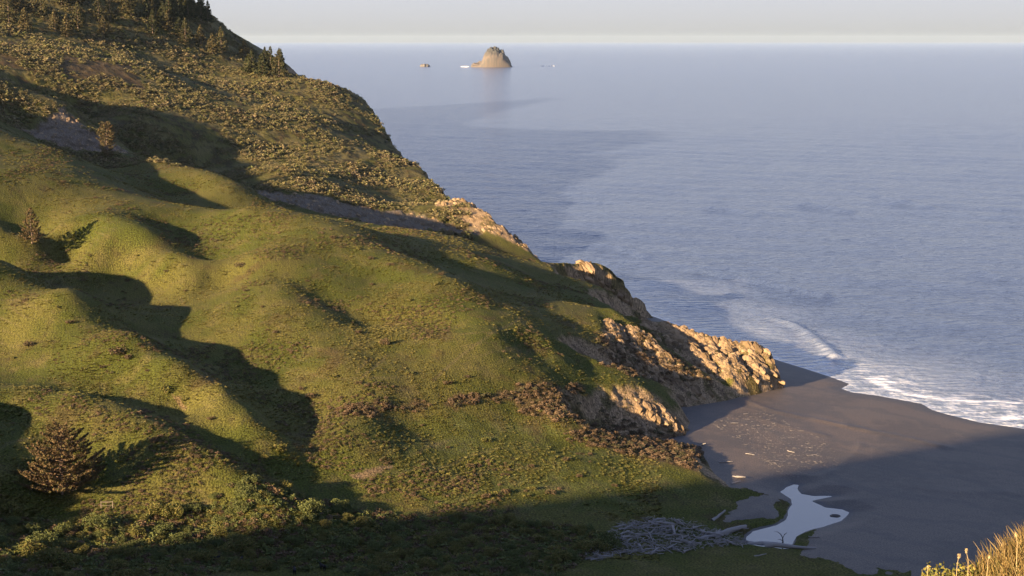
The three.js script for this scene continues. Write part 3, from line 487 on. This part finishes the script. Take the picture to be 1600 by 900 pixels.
// single shrubs that stand out on the slopes
{ const r = rng(31);
  const S = [[602, 538, 3.2, 1, 'reddish brown shrub standing alone in the middle of the main slope'], [375, 418, 3.4, 1, 'pale brown shrub on the lit slope beside the dark gully'], [258, 612, 3.2, 0, 'round dark green shrub beside the bare yellow bank'], [440, 705, 3.6, 0, 'rounded green shrub deep in the gully mouth'], [412, 716, 2.2, 0, 'small green shrub left of the round gully shrub'], [485, 622, 2.8, 1, 'brown shrub at the top edge of the shaded gully'], [470, 610, 2.0, 1, 'small brown shrub by the gully edge shrub'], [183, 555, 4.2, 1, 'reddish bushy sapling on the sunlit left spur'], [45, 541, 3.0, 1, 'reddish bush near the left edge on the spur'], [395, 545, 1.8, 0, 'small green bush on the shadow edge of the main slope'], [20, 800, 4.2, 0, 'big olive bush at the left edge above the thicket'], [60, 640, 1.6, 1, 'low brown bush above the big red tree']];
  S.forEach(([u, v, w, b, label], i) => { const p = hit(u, v); if (!p) return; const k = b ? brushKinds : greenKinds; tag(copy(k[i % k.length], p[0], p[2] - 0.15, p[1], r() * 6.28, w * 0.62, w * 0.62), label, 'shrub'); });
  const B = [[640, 400], [690, 430], [520, 372], [560, 390], [610, 415], [580, 405], [680, 445], [730, 470], [700, 480], [640, 470], [580, 445], [560, 520], [640, 585], [700, 600], [730, 590], [645, 690], [660, 665], [700, 700], [760, 690], [735, 730], [830, 730], [865, 708], [885, 720], [790, 770], [830, 765], [860, 772], [760, 778], [690, 740], [960, 760], [905, 745], [975, 725], [480, 440], [495, 470], [350, 430], [385, 455], [410, 480], [370, 480], [430, 520], [460, 540], [520, 590], [560, 600], [40, 470], [90, 480], [110, 505], [140, 520], [75, 535], [160, 575], [230, 580], [290, 625], [330, 655], [200, 560], [20, 560], [240, 690], [290, 720], [330, 745], [360, 760], [310, 715], [160, 690], [40, 245], [20, 240], [70, 255], [100, 285], [130, 262], [330, 340], [150, 310], [200, 440], [240, 410], [260, 425], [290, 455], [215, 400]];
  B.forEach(([u, v], i) => { const p = hit(u, v); if (!p) return; const k = i % 3 ? brushKinds : greenKinds, w = 0.75 + 0.9 * r(); tag(copy(k[i % k.length], p[0], p[2] - 0.1, p[1], r() * 6.28, w, w * 0.8), 'small low shrub dotted on the open grassy slopes', 'shrub', 'small shrubs on the open slopes'); });
}
// conifers
function makeConifer(name, seed, H, R, o) {
  const r = rng(seed), g = new THREE.Group(), tr = new Faces(), br = new Faces(), f = new Faces(), lean = o.lean || 0;
  const axis = (y) => [lean * y * y / H + 0.15 * Math.sin(y * 0.5), y, 0.1 * Math.cos(y * 0.4)];
  const tp = [], rad = []; for (let i = 0; i <= 8; i++) { tp.push(axis(H * i / 8)); rad.push(H * 0.018 * (1.05 - i / 8) + 0.02); } tr.tube(tp, rad, o.bark, 7);
  for (let w = 0; w < o.limbs; w++) {
    const t = o.low + (0.985 - o.low) * (w + r() * 0.8) / o.limbs, y = H * t, a = w * 2.399 + r(), L = R * o.shape(t) * (0.65 + 0.5 * r()), b = axis(y), rise = o.rise * (0.6 + 0.8 * r()), pts = [], ra = [];
    if (L < 0.15) continue;
    for (let i = 0; i <= 4; i++) { const q = i / 4; pts.push([b[0] + Math.cos(a) * L * q, y + L * (rise * q * q - o.droop * q), b[2] + Math.sin(a) * L * q]); ra.push(Math.max(0.012, L * 0.012 * (1.1 - q))); }
    br.tube(pts, ra, o.twig, 3);
    const n = Math.ceil(o.leaves * L / R * (0.5 + r()));
    for (let i = 0; i < n; i++) {
      const q = 0.15 + 0.85 * Math.sqrt(r()), i0 = Math.min(3, Math.floor(q * 4)), e = q * 4 - i0, p = [0, 1, 2].map((c) => lerp(pts[i0][c], pts[i0 + 1][c], e)), side = (r() - 0.5) * 0.7 * L * (1.05 - q) * 1.1, k = o.shades[Math.floor(r() * o.shades.length)], v = 0.75 + 0.5 * r();
      f.leaf(p[0] - Math.sin(a) * side, p[1] + (r() - 0.6) * o.thick, p[2] + Math.cos(a) * side, o.leaf * 0.4 * (0.6 + 0.8 * r()), o.leaf * (0.6 + 0.8 * r()), r, k.map((c) => c * v));
    }
  }
  mesh('trunk', tr.build(), barkMat, g); mesh('branches', br.build(), barkMat, g); mesh('crown', f.build(), leafMat, g);
  g.userData.base = name; return g;
}
const redShades = [[0.105, 0.068, 0.036], [0.082, 0.056, 0.030], [0.125, 0.084, 0.046], [0.070, 0.066, 0.026], [0.090, 0.075, 0.032]], pineShades = [[0.045, 0.052, 0.022], [0.060, 0.060, 0.026], [0.035, 0.042, 0.020]], goldShades = [[0.115, 0.095, 0.042], [0.090, 0.075, 0.036], [0.065, 0.060, 0.030]];
const BARK = [0.16, 0.12, 0.095], TWIG = [0.13, 0.09, 0.065];
function plant(make, u, v, label, group, turn = 0.4) { const p = hit(u, v); if (!p) { console.log('no ground at', u, v); return; } return tag(copy(make, p[0], p[2] - 0.25, p[1], turn), label, 'tree', group); }
plant(makeConifer('conifer_tree', 201, 18.5, 12.5, { limbs: 130, low: 0.08, shape: (t) => Math.pow(Math.max(0, 1 - t), 0.5) * (0.75 + 0.25 * sstep(0.02, 0.25, t)), rise: 0.42, droop: 0.08, leaves: 300, thick: 0.4, leaf: 0.34, bark: BARK, twig: [0.17, 0.115, 0.085], shades: redShades, lean: 0.03 }), 97, 772, 'large broad red brown conifer above the thicket at lower left');
plant(makeConifer('conifer_tree', 202, 15, 6.0, { limbs: 80, low: 0.06, shape: (t) => Math.pow(Math.max(0, 1 - t), 0.7), rise: 0.4, droop: 0.1, leaves: 55, thick: 0.4, leaf: 0.45, bark: BARK, twig: [0.17, 0.115, 0.085], shades: redShades }), 50, 380, 'red brown conifer at the left edge beside a long shaded hollow');
plant(makeConifer('conifer_tree', 203, 22, 5.6, { limbs: 95, low: 0.05, shape: (t) => 0.55 + 0.45 * Math.sin(Math.min(1, t * 1.1) * 3.0) * (t > 0.9 ? (1 - t) * 8 : 1), rise: 0.4, droop: 0.05, leaves: 46, thick: 0.5, leaf: 0.55, bark: BARK, twig: TWIG, shades: goldShades.concat(redShades) }), 168, 248, 'tall narrow brown conifer in front of the grey landslip scar');
{ const mk = (n, h, w, sh) => makeConifer(n, 300 + h * 7 + w, h * 1.25, w * 1.6, { limbs: 54, low: 0.06, shape: (t) => Math.pow(Math.max(0, 1 - t), 0.75), rise: 0.2, droop: 0.1, leaves: 75, thick: 0.9, leaf: 0.85, bark: BARK, twig: TWIG, shades: sh });
  const dark = [mk('ridge_conifer', 19, 5, pineShades), mk('ridge_conifer', 15, 6, pineShades)], gold = [mk('ridge_conifer', 20, 6, goldShades.concat(pineShades)), mk('ridge_conifer', 16, 5, goldShades)];
  const r = rng(77);
  const sp = [[346, 82, 1, 'tall tan conifer on the skyline where the far ridge drops seaward'], [332, 84, 1, 'tan conifer just left of the tallest skyline conifer'], [278, 12, 0, 'dark conifer breaking the skyline at the top of the ridge'], [292, 16, 0, 'slim dark conifer right of the topmost skyline conifer'], [313, 30, 0, 'pointed dark conifer midway down the skyline'], [262, 48, 1, 'golden green conifer in front of the dark ridge wood'], [290, 68, 1, 'tan conifer low on the ridge beside another'], [314, 70, 1, 'tan conifer between the ridge wood and the tallest skyline tree'], [436, 120, 1, 'pale leaning tree at the seaward end of the far shoulder'], [382, 92, 1, 'tan tree on the shoulder below the skyline']];
  sp.forEach(([u, v, b, label], i) => plant((b ? gold : dark)[i % 2], u, v, label, undefined, r() * 6));
  for (let i = 0; i < 26; i++) plant(dark[i % 2], 225 + 110 * r(), 6 + 52 * r(), 'dark conifer in the small wood on the far ridge', 'ridge wood conifers', r() * 6);
  for (let i = 0; i < 22; i++) plant(gold[i % 2], 10 + 240 * r(), 2 + 58 * r(), 'golden green tree scattered on the top of the far hill', 'far hilltop trees', r() * 6);
  for (let i = 0; i < 9; i++) plant(dark[i % 2], 385 + 60 * r(), 106 + 14 * r(), 'dark tree on the shaded shoulder above the sea', 'shoulder trees', r() * 6);
}
// driftwood
function driftY(x, d) { return Math.max(landY(x, d), beachHeight(x, d)); }
const woodMat = tint(1, 1, 1, 0.8);
function makeLog(seed, L, R, bend, stubs) {
  const r = rng(seed), f = new Faces(), pts = [], rad = [], k = 0.9 + 0.2 * r();
  for (let i = 0; i <= 5; i++) { const q = i / 5; pts.push([(q - 0.5) * L, bend * Math.sin(q * 3.14) * L * 0.3 + (r() - 0.5) * 0.03 * L, bend * L * 0.3 * Math.cos(q * 2.5) + (r() - 0.5) * 0.03 * L]); rad.push(R * (1.1 - 0.6 * q) * (i === 0 ? 1.25 : 1) * (0.9 + 0.2 * r())); }
  f.tube(pts, rad, [0.20 * k, 0.185 * k, 0.175 * k], 7);
  for (let i = 0; i < stubs; i++) { const q = 1 + Math.floor(r() * 4), p = pts[q], a = r() * 6.28, l = L * (0.08 + 0.16 * r()); f.tube([p, [p[0] + l * 0.5, p[1] + Math.sin(a) * l * 0.6, p[2] + Math.cos(a) * l * 0.6], [p[0] + l, p[1] + Math.sin(a) * l, p[2] + Math.cos(a) * l]], [R * 0.45, R * 0.3, R * 0.12], [0.18 * k, 0.165 * k, 0.155 * k], 5); }
  return f.build();
}
const logShapes = [makeLog(1, 1, 0.050, 0.02, 0), makeLog(2, 1, 0.065, -0.03, 1), makeLog(3, 1, 0.034, 0.05, 2), makeLog(4, 1, 0.085, 0.02, 1), makeLog(5, 1, 0.042, -0.08, 3)];
function log(x, d, L, turn, tilt, shape, lift = 0) { const m = mesh('driftwood_log', logShapes[shape], woodMat); m.position.set(x, driftY(x, d) + 0.05 * L * 0.6 + lift, -d); m.rotation.set(0, turn, tilt, 'YXZ'); m.scale.setScalar(L); return m; }
{ const r = rng(41), pile = [[905, 878], [935, 850], [970, 822], [1010, 812], [1070, 810], [1110, 822], [1165, 828], [1170, 846], [1120, 852], [1060, 866], [990, 872], [930, 886]].map(([u, v]) => ground(u, v, 2.8));
  let n = 0; const rest = [];
  for (let t = 0; t < 9000 && n < 270; t++) {
    const x = 5 + r() * 75, d = 318 + r() * 60; if (!inside(x, d, pile)) continue;
    const q = segDist(x, d, pile, true)[0], heap = 0.9 * sstep(0, 7, q) * r(); n++;
    tag(log(x, d, 1.6 + 4.2 * r() * r(), (r() - 0.5) * 3.1, (r() - 0.5) * 0.5, Math.floor(r() * 5), heap), 'weathered grey driftwood log in the big pile beside the lagoon', 'driftwood', 'driftwood pile');
  }
  const one = (u, v, e, L, turn, tilt, s, label) => { const p = ground(u, v, e); tag(log(p[0], p[1], L, turn, tilt, s, 0.1), label, 'driftwood'); };
  one(1142, 833, 1.6, 10.5, 0.55, 0.06, 3, 'thick pale driftwood trunk reaching from the pile to the lagoon');
  one(1123, 805, 2.2, 7.5, 0.95, 0.12, 1, 'stout grey log leaning on the grass above the pile');
  one(1105, 838, 2.6, 6, 0.25, 0.1, 3, 'pale thick stump log on the right of the pile');
  one(1155, 748, 1.4, 4.6, -0.8, 0.2, 3, 'pale forked driftwood stump at the edge of the sand');
  one(1150, 756, 1.4, 3.4, 0.5, 0.1, 1, 'short pale log lying beside the forked stump');
  one(1235, 859, 0.8, 13, -0.22, 0.0, 0, 'long thin log lying along the near lagoon shore');
  one(1195, 848, 0.7, 9, -0.08, 0.02, 3, 'dark waterlogged trunk at the near end of the lagoon');
  one(1272, 842, 0.9, 3.0, -0.4, 0.1, 4, 'small branch on the sand right of the lagoon');
  one(1148, 663, 1.3, 2.6, 0.1, 0.0, 0, 'short pale log on the sunlit sand below the headland');
  one(1172, 712, 1.3, 3.2, -0.7, 0.05, 2, 'thin pale branch among the debris on the sunlit sand');
  one(1236, 708, 1.3, 3.0, -0.9, 0.05, 4, 'bent twig of driftwood near the middle of the sunlit sand');
  one(1134, 724, 1.3, 4.2, 0.1, 0.0, 2, 'slender pale branch on the shaded sand by the bluff');
  one(1165, 648, 1.3, 1.6, 0.2, 0.0, 1, 'tiny pale log near the shadow of the headland');
  one(1188, 870, 2.0, 3.4, 0.3, 0.1, 1, 'lone log on the dark grass at the bottom');
  one(1098, 692, 2.4, 3.2, -1.0, 0.5, 3, 'white snag propped on the brushy bluff');
  // snag standing in the lagoon
  const p = ground(1222, 851, 0.5), f = new Faces(), dk = [0.05, 0.042, 0.036];
  f.tube([[0, -0.4, 0], [0.2, 0.8, 0], [0.1, 1.8, 0], [0.5, 2.8, 0.1], [1.1, 3.3, 0.1]], [0.22, 0.18, 0.15, 0.11, 0.05], dk, 6); f.tube([[0.1, 1.9, 0], [-0.5, 2.9, 0], [-1.3, 3.5, 0.1], [-2.1, 3.6, 0.1]], [0.12, 0.1, 0.07, 0.03], dk, 5); f.tube([[0.15, 1.0, 0], [-0.6, 1.5, 0.1], [-1.2, 1.4, 0.1]], [0.1, 0.07, 0.03], dk, 5); f.tube([[0, 0, 0], [-1.4, 0.25, 0.1], [-3.2, 0.2, 0.2]], [0.18, 0.13, 0.06], dk, 5);
  const s = mesh('driftwood_snag', f.build(), woodMat); s.position.set(p[0], p[2], -p[1]); tag(s, 'dark branching snag standing at the near end of the lagoon', 'driftwood');
  // sticks too many to count
  const sticks = []; const zone = [[1110, 662], [1190, 640], [1290, 690], [1320, 728], [1240, 748], [1200, 735], [1150, 690]].map(([u, v]) => ground(u, v, 1.2));
  for (let t = 0; t < 40000 && sticks.length < 2200; t++) { const x = 5 + r() * 130, d = 318 + r() * 170; const inPile = inside(x, d, pile), inZone = inside(x, d, zone); if (!(inPile || (inZone && r() < 0.45))) continue; sticks.push([x, d, inPile ? 0.7 + 1.4 * r() : 0.3 + 0.9 * r() * r(), inPile ? 0.9 * r() : 0]); }
  const m = new THREE.InstancedMesh(logShapes[2], woodMat, sticks.length), M = new THREE.Matrix4(), q = new THREE.Quaternion(), e = new THREE.Euler();
  sticks.forEach(([x, d, L, lift], i) => { q.setFromEuler(e.set(0, r() * 6.28, (r() - 0.5) * 0.6 * (lift > 0 ? 1 : 0.2))); m.setMatrixAt(i, M.compose(new THREE.Vector3(x, driftY(x, d) + 0.05 + lift, -d), q, new THREE.Vector3(L, L, L))); });
  m.name = 'driftwood_sticks'; m.castShadow = m.receiveShadow = true; m.userData = { kind: 'stuff', label: 'small driftwood sticks and litter on the pile and the sand', category: 'driftwood' }; scene.add(m);
}
// pebbly islet in the lagoon
{ const p = ground(1305, 806, 0.5), g = new THREE.IcosahedronGeometry(1, 3), a = g.attributes.position, c = []; for (let i = 0; i < a.count; i++) { const x = a.getX(i), y = a.getY(i), z = a.getZ(i), k = 1 + 0.35 * noise(x * 1.7 + 3, z * 1.7 + y); a.setXYZ(i, x * 1.4 * k, y * 0.35 * k, z * 1.2 * k); c.push(0.06, 0.055, 0.05); } g.setAttribute('color', new THREE.Float32BufferAttribute(c, 3)); g.computeVertexNormals(); const m = mesh('lagoon_rock', g, woodMat); m.position.set(p[0], 0.5, -p[1]); tag(m, 'small dark flat rock in the right arm of the lagoon', 'rock'); }

// gate and fence posts by the track
{ const postMat = tint(1, 1, 1, 0.85), W = [0.24, 0.20, 0.16];
  const post = (h) => { const f = new Faces(); f.tube([[0, -0.3, 0], [0.01, h * 0.5, 0], [0.03, h, 0.01]], [0.085, 0.08, 0.07], W, 6); return f.build(); };
  const gp = ground(168, 810, 10.6), gg = thing('timber_gate', gp[0], driftY(gp[0], gp[1]), gp[1], 0.05); tag(gg, 'pale timber gate frame between two posts above the thicket', 'gate');
  for (const s of [-1, 1]) mesh('post', post(2.2), postMat, gg).position.x = s * 1.45; const f = new Faces(); f.tube([[-1.5, 1.9, 0], [0, 1.87, 0], [1.5, 1.92, 0]], [0.075, 0.07, 0.075], W, 6); mesh('rail', f.build(), postMat, gg); const f2 = new Faces(); f2.tube([[-1.5, 1.0, 0], [1.5, 1.02, 0]], [0.045, 0.045], W, 5); mesh('rail', f2.build(), postMat, gg);
  for (const [u, v, h, label] of [[150, 814, 1.7, 'short wooden post left of the timber gate'], [247, 797, 1.9, 'lone pale wooden post beside the dirt track']]) { const p = hit(u, v); if (!p) continue; const m = mesh('fence_post', post(h), postMat); m.position.set(p[0], p[2], -p[1]); tag(m, label, 'post'); }
}
// cattle on the valley floor
{ const R = 44, mc = new MarchingCubes(R, new THREE.MeshStandardMaterial(), false, false, 60000), S = 1.35, caps = [];
  const cap = (a, b, r0, r1) => caps.push([a, b, r0, r1]);
  cap([-0.7, 1.02, 0], [0.1, 0.98, 0], 0.34, 0.36); cap([0.1, 0.98, 0], [0.62, 1.04, 0], 0.36, 0.30); cap([0.62, 1.12, 0], [0.98, 1.22, 0], 0.22, 0.16); cap([0.98, 1.24, 0], [1.26, 1.06, 0], 0.135, 0.085); cap([-0.72, 1.14, 0], [-0.72, 1.2, 0], 0.22, 0.22);
  for (const z of [-1, 1]) { cap([0.98, 1.32, z * 0.1], [0.92, 1.34, z * 0.25], 0.05, 0.03); cap([0.55, 0.85, z * 0.17], [0.56, 0.42, z * 0.18], 0.14, 0.075); cap([0.56, 0.42, z * 0.18], [0.54, 0.05, z * 0.18], 0.07, 0.06); cap([-0.72, 0.9, z * 0.18], [-0.62, 0.56, z * 0.19], 0.2, 0.1); cap([-0.62, 0.56, z * 0.19], [-0.8, 0.4, z * 0.19], 0.085, 0.07); cap([-0.8, 0.4, z * 0.19], [-0.76, 0.05, z * 0.19], 0.065, 0.06); }
  cap([-1.02, 1.15, 0], [-1.1, 0.6, 0], 0.045, 0.035);
  for (let k = 0; k < R; k++) for (let j = 0; j < R; j++) for (let i = 0; i < R; i++) {
    const x = ((i - R / 2) / (R / 2)) * S, y = ((j - R / 2) / (R / 2)) * S + 0.8, z = ((k - R / 2) / (R / 2)) * S; let e = 0;
    for (const [a, b, r0, r1] of caps) { const dx = b[0] - a[0], dy = b[1] - a[1], dz = b[2] - a[2], t = clamp(((x - a[0]) * dx + (y - a[1]) * dy + (z - a[2]) * dz) / (dx * dx + dy * dy + dz * dz + 1e-9), 0, 1), q = Math.hypot(x - a[0] - t * dx, y - a[1] - t * dy, z - a[2] - t * dz) - lerp(r0, r1, t); e += Math.exp(-q * 26); }
    mc.field[k * R * R + j * R + i] = Math.log(Math.max(e, 1e-9)) / 26;
  }
  mc.isolation = 0; mc.update();
  const n = mc.count, g = new THREE.BufferGeometry(), P = new Float32Array(n * 3), C = new Float32Array(n * 3).fill(1);
  for (let i = 0; i < n; i++) { P[i * 3] = mc.positionArray[i * 3] * S; P[i * 3 + 1] = mc.positionArray[i * 3 + 1] * S + 0.8; P[i * 3 + 2] = mc.positionArray[i * 3 + 2] * S; }
  g.setAttribute('position', new THREE.BufferAttribute(P, 3)); g.setAttribute('normal', new THREE.BufferAttribute(new Float32Array(mc.normalArray.slice(0, n * 3)), 3)); g.setAttribute('color', new THREE.BufferAttribute(C, 3));
  g.deleteAttribute('normal'); g.computeVertexNormals();
  const hide = tint(0.012, 0.011, 0.011, 0.7);
  for (const [u, v, turn, label] of [[336, 878, 0.4, 'black cow at the left of the small pasture by the thicket'], [376, 878, 1.35, 'black cow second from the left in the pasture'], [460, 886, 1.75, 'black cow standing alone in the middle of the pasture'], [504, 880, 2.3, 'black cow at the right edge of the pasture']]) { const p = ground(u, v, 7.2), m = mesh('cow', g, hide); m.position.set(p[0], landY(p[0], p[1]) - 0.02, -p[1]); m.rotation.y = turn; m.scale.setScalar(1.1); tag(m, label, 'cow'); }
}
// sea stack far out, with surf at its foot
{ const prof = [[-34, 0], [-30, 5], [-24, 7], [-18, 9], [-14, 13], [-11, 23], [-7, 28], [-3, 31], [2, 31.5], [8, 31], [12, 28], [17, 27], [21, 19], [25, 15], [28, 10], [31, 0]];
  const c = at(769, 103.5, 6900), m2 = 3.1, N = 96, pos = [], col = [], idx = [];
  for (let j = 0; j < N; j++) for (let i = 0; i < N; i++) {
    const a = i / (N - 1) * 2 - 1, b = j / (N - 1) * 2 - 1, px = a * 34, half = 20 + 10 * (1 - a * a), z = b * half * m2, top = profile(px + 1.5 * noise(b * 4, a * 6), prof) * m2;
    const rim = Math.max(0, 1 - b * b), h = top * Math.pow(rim, 0.38) + (top > 10 ? (12 * noise(a * 9 + 2, b * 5) + 16 * Math.abs(noise(a * 15, b * 7)) - 5) * rim : 0) - 3;
    pos.push(px * m2, h, z); const t = sstep(45, 80, h + 14 * noise(a * 12, b * 12)), s = sstep(-0.2, 0.4, noise(a * 16, b * 10)); col.push(...mixc(mixc([0.12, 0.10, 0.085], [0.085, 0.078, 0.072], s), [0.06, 0.06, 0.057], t));
    if (i < N - 1 && j < N - 1) { const q = j * N + i; idx.push(q, q + N, q + 1, q + 1, q + N, q + N + 1); }
  }
  const g = new THREE.BufferGeometry(); g.setAttribute('position', new THREE.Float32BufferAttribute(pos, 3)); g.setAttribute('color', new THREE.Float32BufferAttribute(col, 3)); g.setIndex(idx); g.computeVertexNormals();
  const m = mesh('sea_stack', g, tint(1, 1, 1, 0.95)); m.position.set(c[0], 0, -c[1]); tag(m, 'tall sunlit rocky sea stack far out on the water', 'rock');
  const rock = (u, v, w, h, label) => { const p = ground(u, v, 0), g = new THREE.IcosahedronGeometry(1, 4), a = g.attributes.position, cc = []; for (let i = 0; i < a.count; i++) { const x = a.getX(i), y = a.getY(i), z = a.getZ(i), k = 1 + 0.4 * noise(x * 2 + u, z * 2 + y * 1.3); a.setXYZ(i, x * w * k, y * h * k, z * w * k); cc.push(0.12, 0.11, 0.10); } g.setAttribute('color', new THREE.Float32BufferAttribute(cc, 3)); g.computeVertexNormals(); const m = mesh('sea_rock', g, woodMat); m.position.set(p[0], 0, -p[1]); tag(m, label, 'rock'); };
  rock(664, 104, 24, 14, 'small low dark rock in the sea left of the stack');
  const r = rng(8), f = new Faces(); for (const [u, v, w, n] of [[728, 104.5, 22, 12], [858, 103.5, 34, 7], [775, 105, 80, 6]]) { const p = ground(u, v, 0); for (let i = 0; i < n; i++) { const x = p[0] + (r() - 0.5) * 2 * w, d = p[1] + (r() - 0.5) * 90, s = 3 + 6 * r(), h = 1 + 2.5 * r(); f.tube([[x - s, 0, -d], [x, h, -d], [x + s, 0, -d]], [0.5, 1.6, 0.5], [0.8, 0.8, 0.8], 5); } }
  const s = mesh('surf', f.build(), woodMat); s.userData = { kind: 'stuff', label: 'white surf breaking round the distant stack', category: 'surf' };
}
// dry grass on the edge of the camera's hill, lower right corner
{ const r = rng(61), f = new Faces(), lf = new Faces(), gold = [[0.22, 0.15, 0.055], [0.17, 0.115, 0.045], [0.27, 0.20, 0.09], [0.11, 0.095, 0.032]];
  const top = (u) => 918 - 40 * sstep(1500, 1600, u) - 14 * sstep(1570, 1610, u) - 6 * sstep(1440, 1500, u);
  const mound = []; for (let i = 0; i <= 40; i++) for (let j = 0; j <= 12; j++) { const u = 1400 + i * 10, d = 21 + j * 1.2, p = at(u, top(u) + 30, 24); mound.push([at(u, 900, d)[0], p[2] - 0.10 * (d - 24) ** 2 * (d < 24 ? 0.6 : 1.2) + 0.12 * noise(i * 0.5, j * 0.7), -d]); }
  const mg = new Faces(); for (let i = 0; i < 40; i++) for (let j = 0; j < 12; j++) { const q = (a, b) => mound[(i + a) * 13 + j + b]; mg.quad(q(0, 0), q(1, 0), q(1, 1), q(0, 1), [0.13, 0.11, 0.05]); }
  const mm = mesh('bluff_edge', mg.build(), leafMat); mm.userData = { kind: 'structure', label: 'grassy edge of the near bluff in the lower right corner' };
  for (let i = 0; i < 3800; i++) {
    const u = 1440 + 300 * Math.sqrt(r()), d = 22.5 + 4 * r(), y0 = at(u, top(u) + 30, 24)[2] - 0.10 * (d - 24) ** 2, x = at(u, 900, d)[0], h = (0.22 + 0.4 * r()) * (0.4 + 0.6 * sstep(1470, 1560, u)), a = r() * 6.28, o = h * (0.15 + 0.5 * r()), w = 0.006 + 0.006 * r(), k = gold[Math.floor(r() * 4)], v = 0.7 + 0.6 * r();
    f.tube([[x, y0 - 0.05, -d], [x + Math.cos(a) * o * 0.4, y0 + h * 0.65, -d + Math.sin(a) * o * 0.4], [x + Math.cos(a) * o, y0 + h, -d + Math.sin(a) * o]], [w, w * 0.8, w * 0.2], k.map((c) => c * v), 3);
  }
  const m = mesh('dry_grass', f.build(), leafMat); m.userData = { kind: 'stuff', label: 'golden dry grass in the lower right corner', category: 'grass' };
  for (let i = 0; i < 1500; i++) { const u = 1440 + 90 * r(), d = 22.8 + 2.5 * r(), y0 = at(u, 913, 24)[2] - 0.06 * (d - 24) ** 2 - 0.22 + 0.24 * r(), x = at(u, 900, d)[0]; const k = [[0.13, 0.12, 0.03], [0.10, 0.105, 0.026], [0.17, 0.14, 0.035]][Math.floor(r() * 3)]; lf.leaf(x, y0, -d, 0.02, 0.045, r, k); }
  const lp = mesh('low_bush', lf.build(), leafMat); tag(lp, 'low yellow green leafy bush at the bottom edge by the dry grass', 'shrub');
  const seed = (name, u, v0, v1, label, lean) => { const d = 23.6, p = at(u, v0, d), q = at(u + lean, v1, d), g = thing(name, p[0], p[2], d), f = new Faces(), s = new Faces(), dx = q[0] - p[0], dy = q[2] - p[2], k = [0.40, 0.31, 0.17]; tag(g, label, 'grass'); f.tube([[0, -0.4, 0], [dx * 0.3, dy * 0.5, 0], [dx, dy, 0]], [0.006, 0.005, 0.003], k, 4); for (let i = 0; i < 26; i++) { const t = 0.8 + 0.22 * r(); s.leaf(dx * t + (r() - 0.5) * 0.03, dy * t, (r() - 0.5) * 0.03, 0.008, 0.025, r, k); } mesh('stem', f.build(), leafMat, g); mesh('seed_head', s.build(), leafMat, g); };
  seed('grass_stalk', 1494, 896, 866, 'dry grass stalk with a pale head, second from the left', 5); seed('grass_stalk', 1449, 900, 885, 'short dry grass stalk furthest left at the bottom edge', 1); seed('grass_stalk', 1514, 892, 858, 'thin dry grass stalk bending left, above the low bush', -5); seed('grass_stalk', 1543, 880, 870, 'dry stalk just left of the golden grass clump', 3); seed('grass_stalk', 1590, 866, 832, 'tallest plumed grass stalk at the right edge', -3);
}
renderer.render(scene, camera);
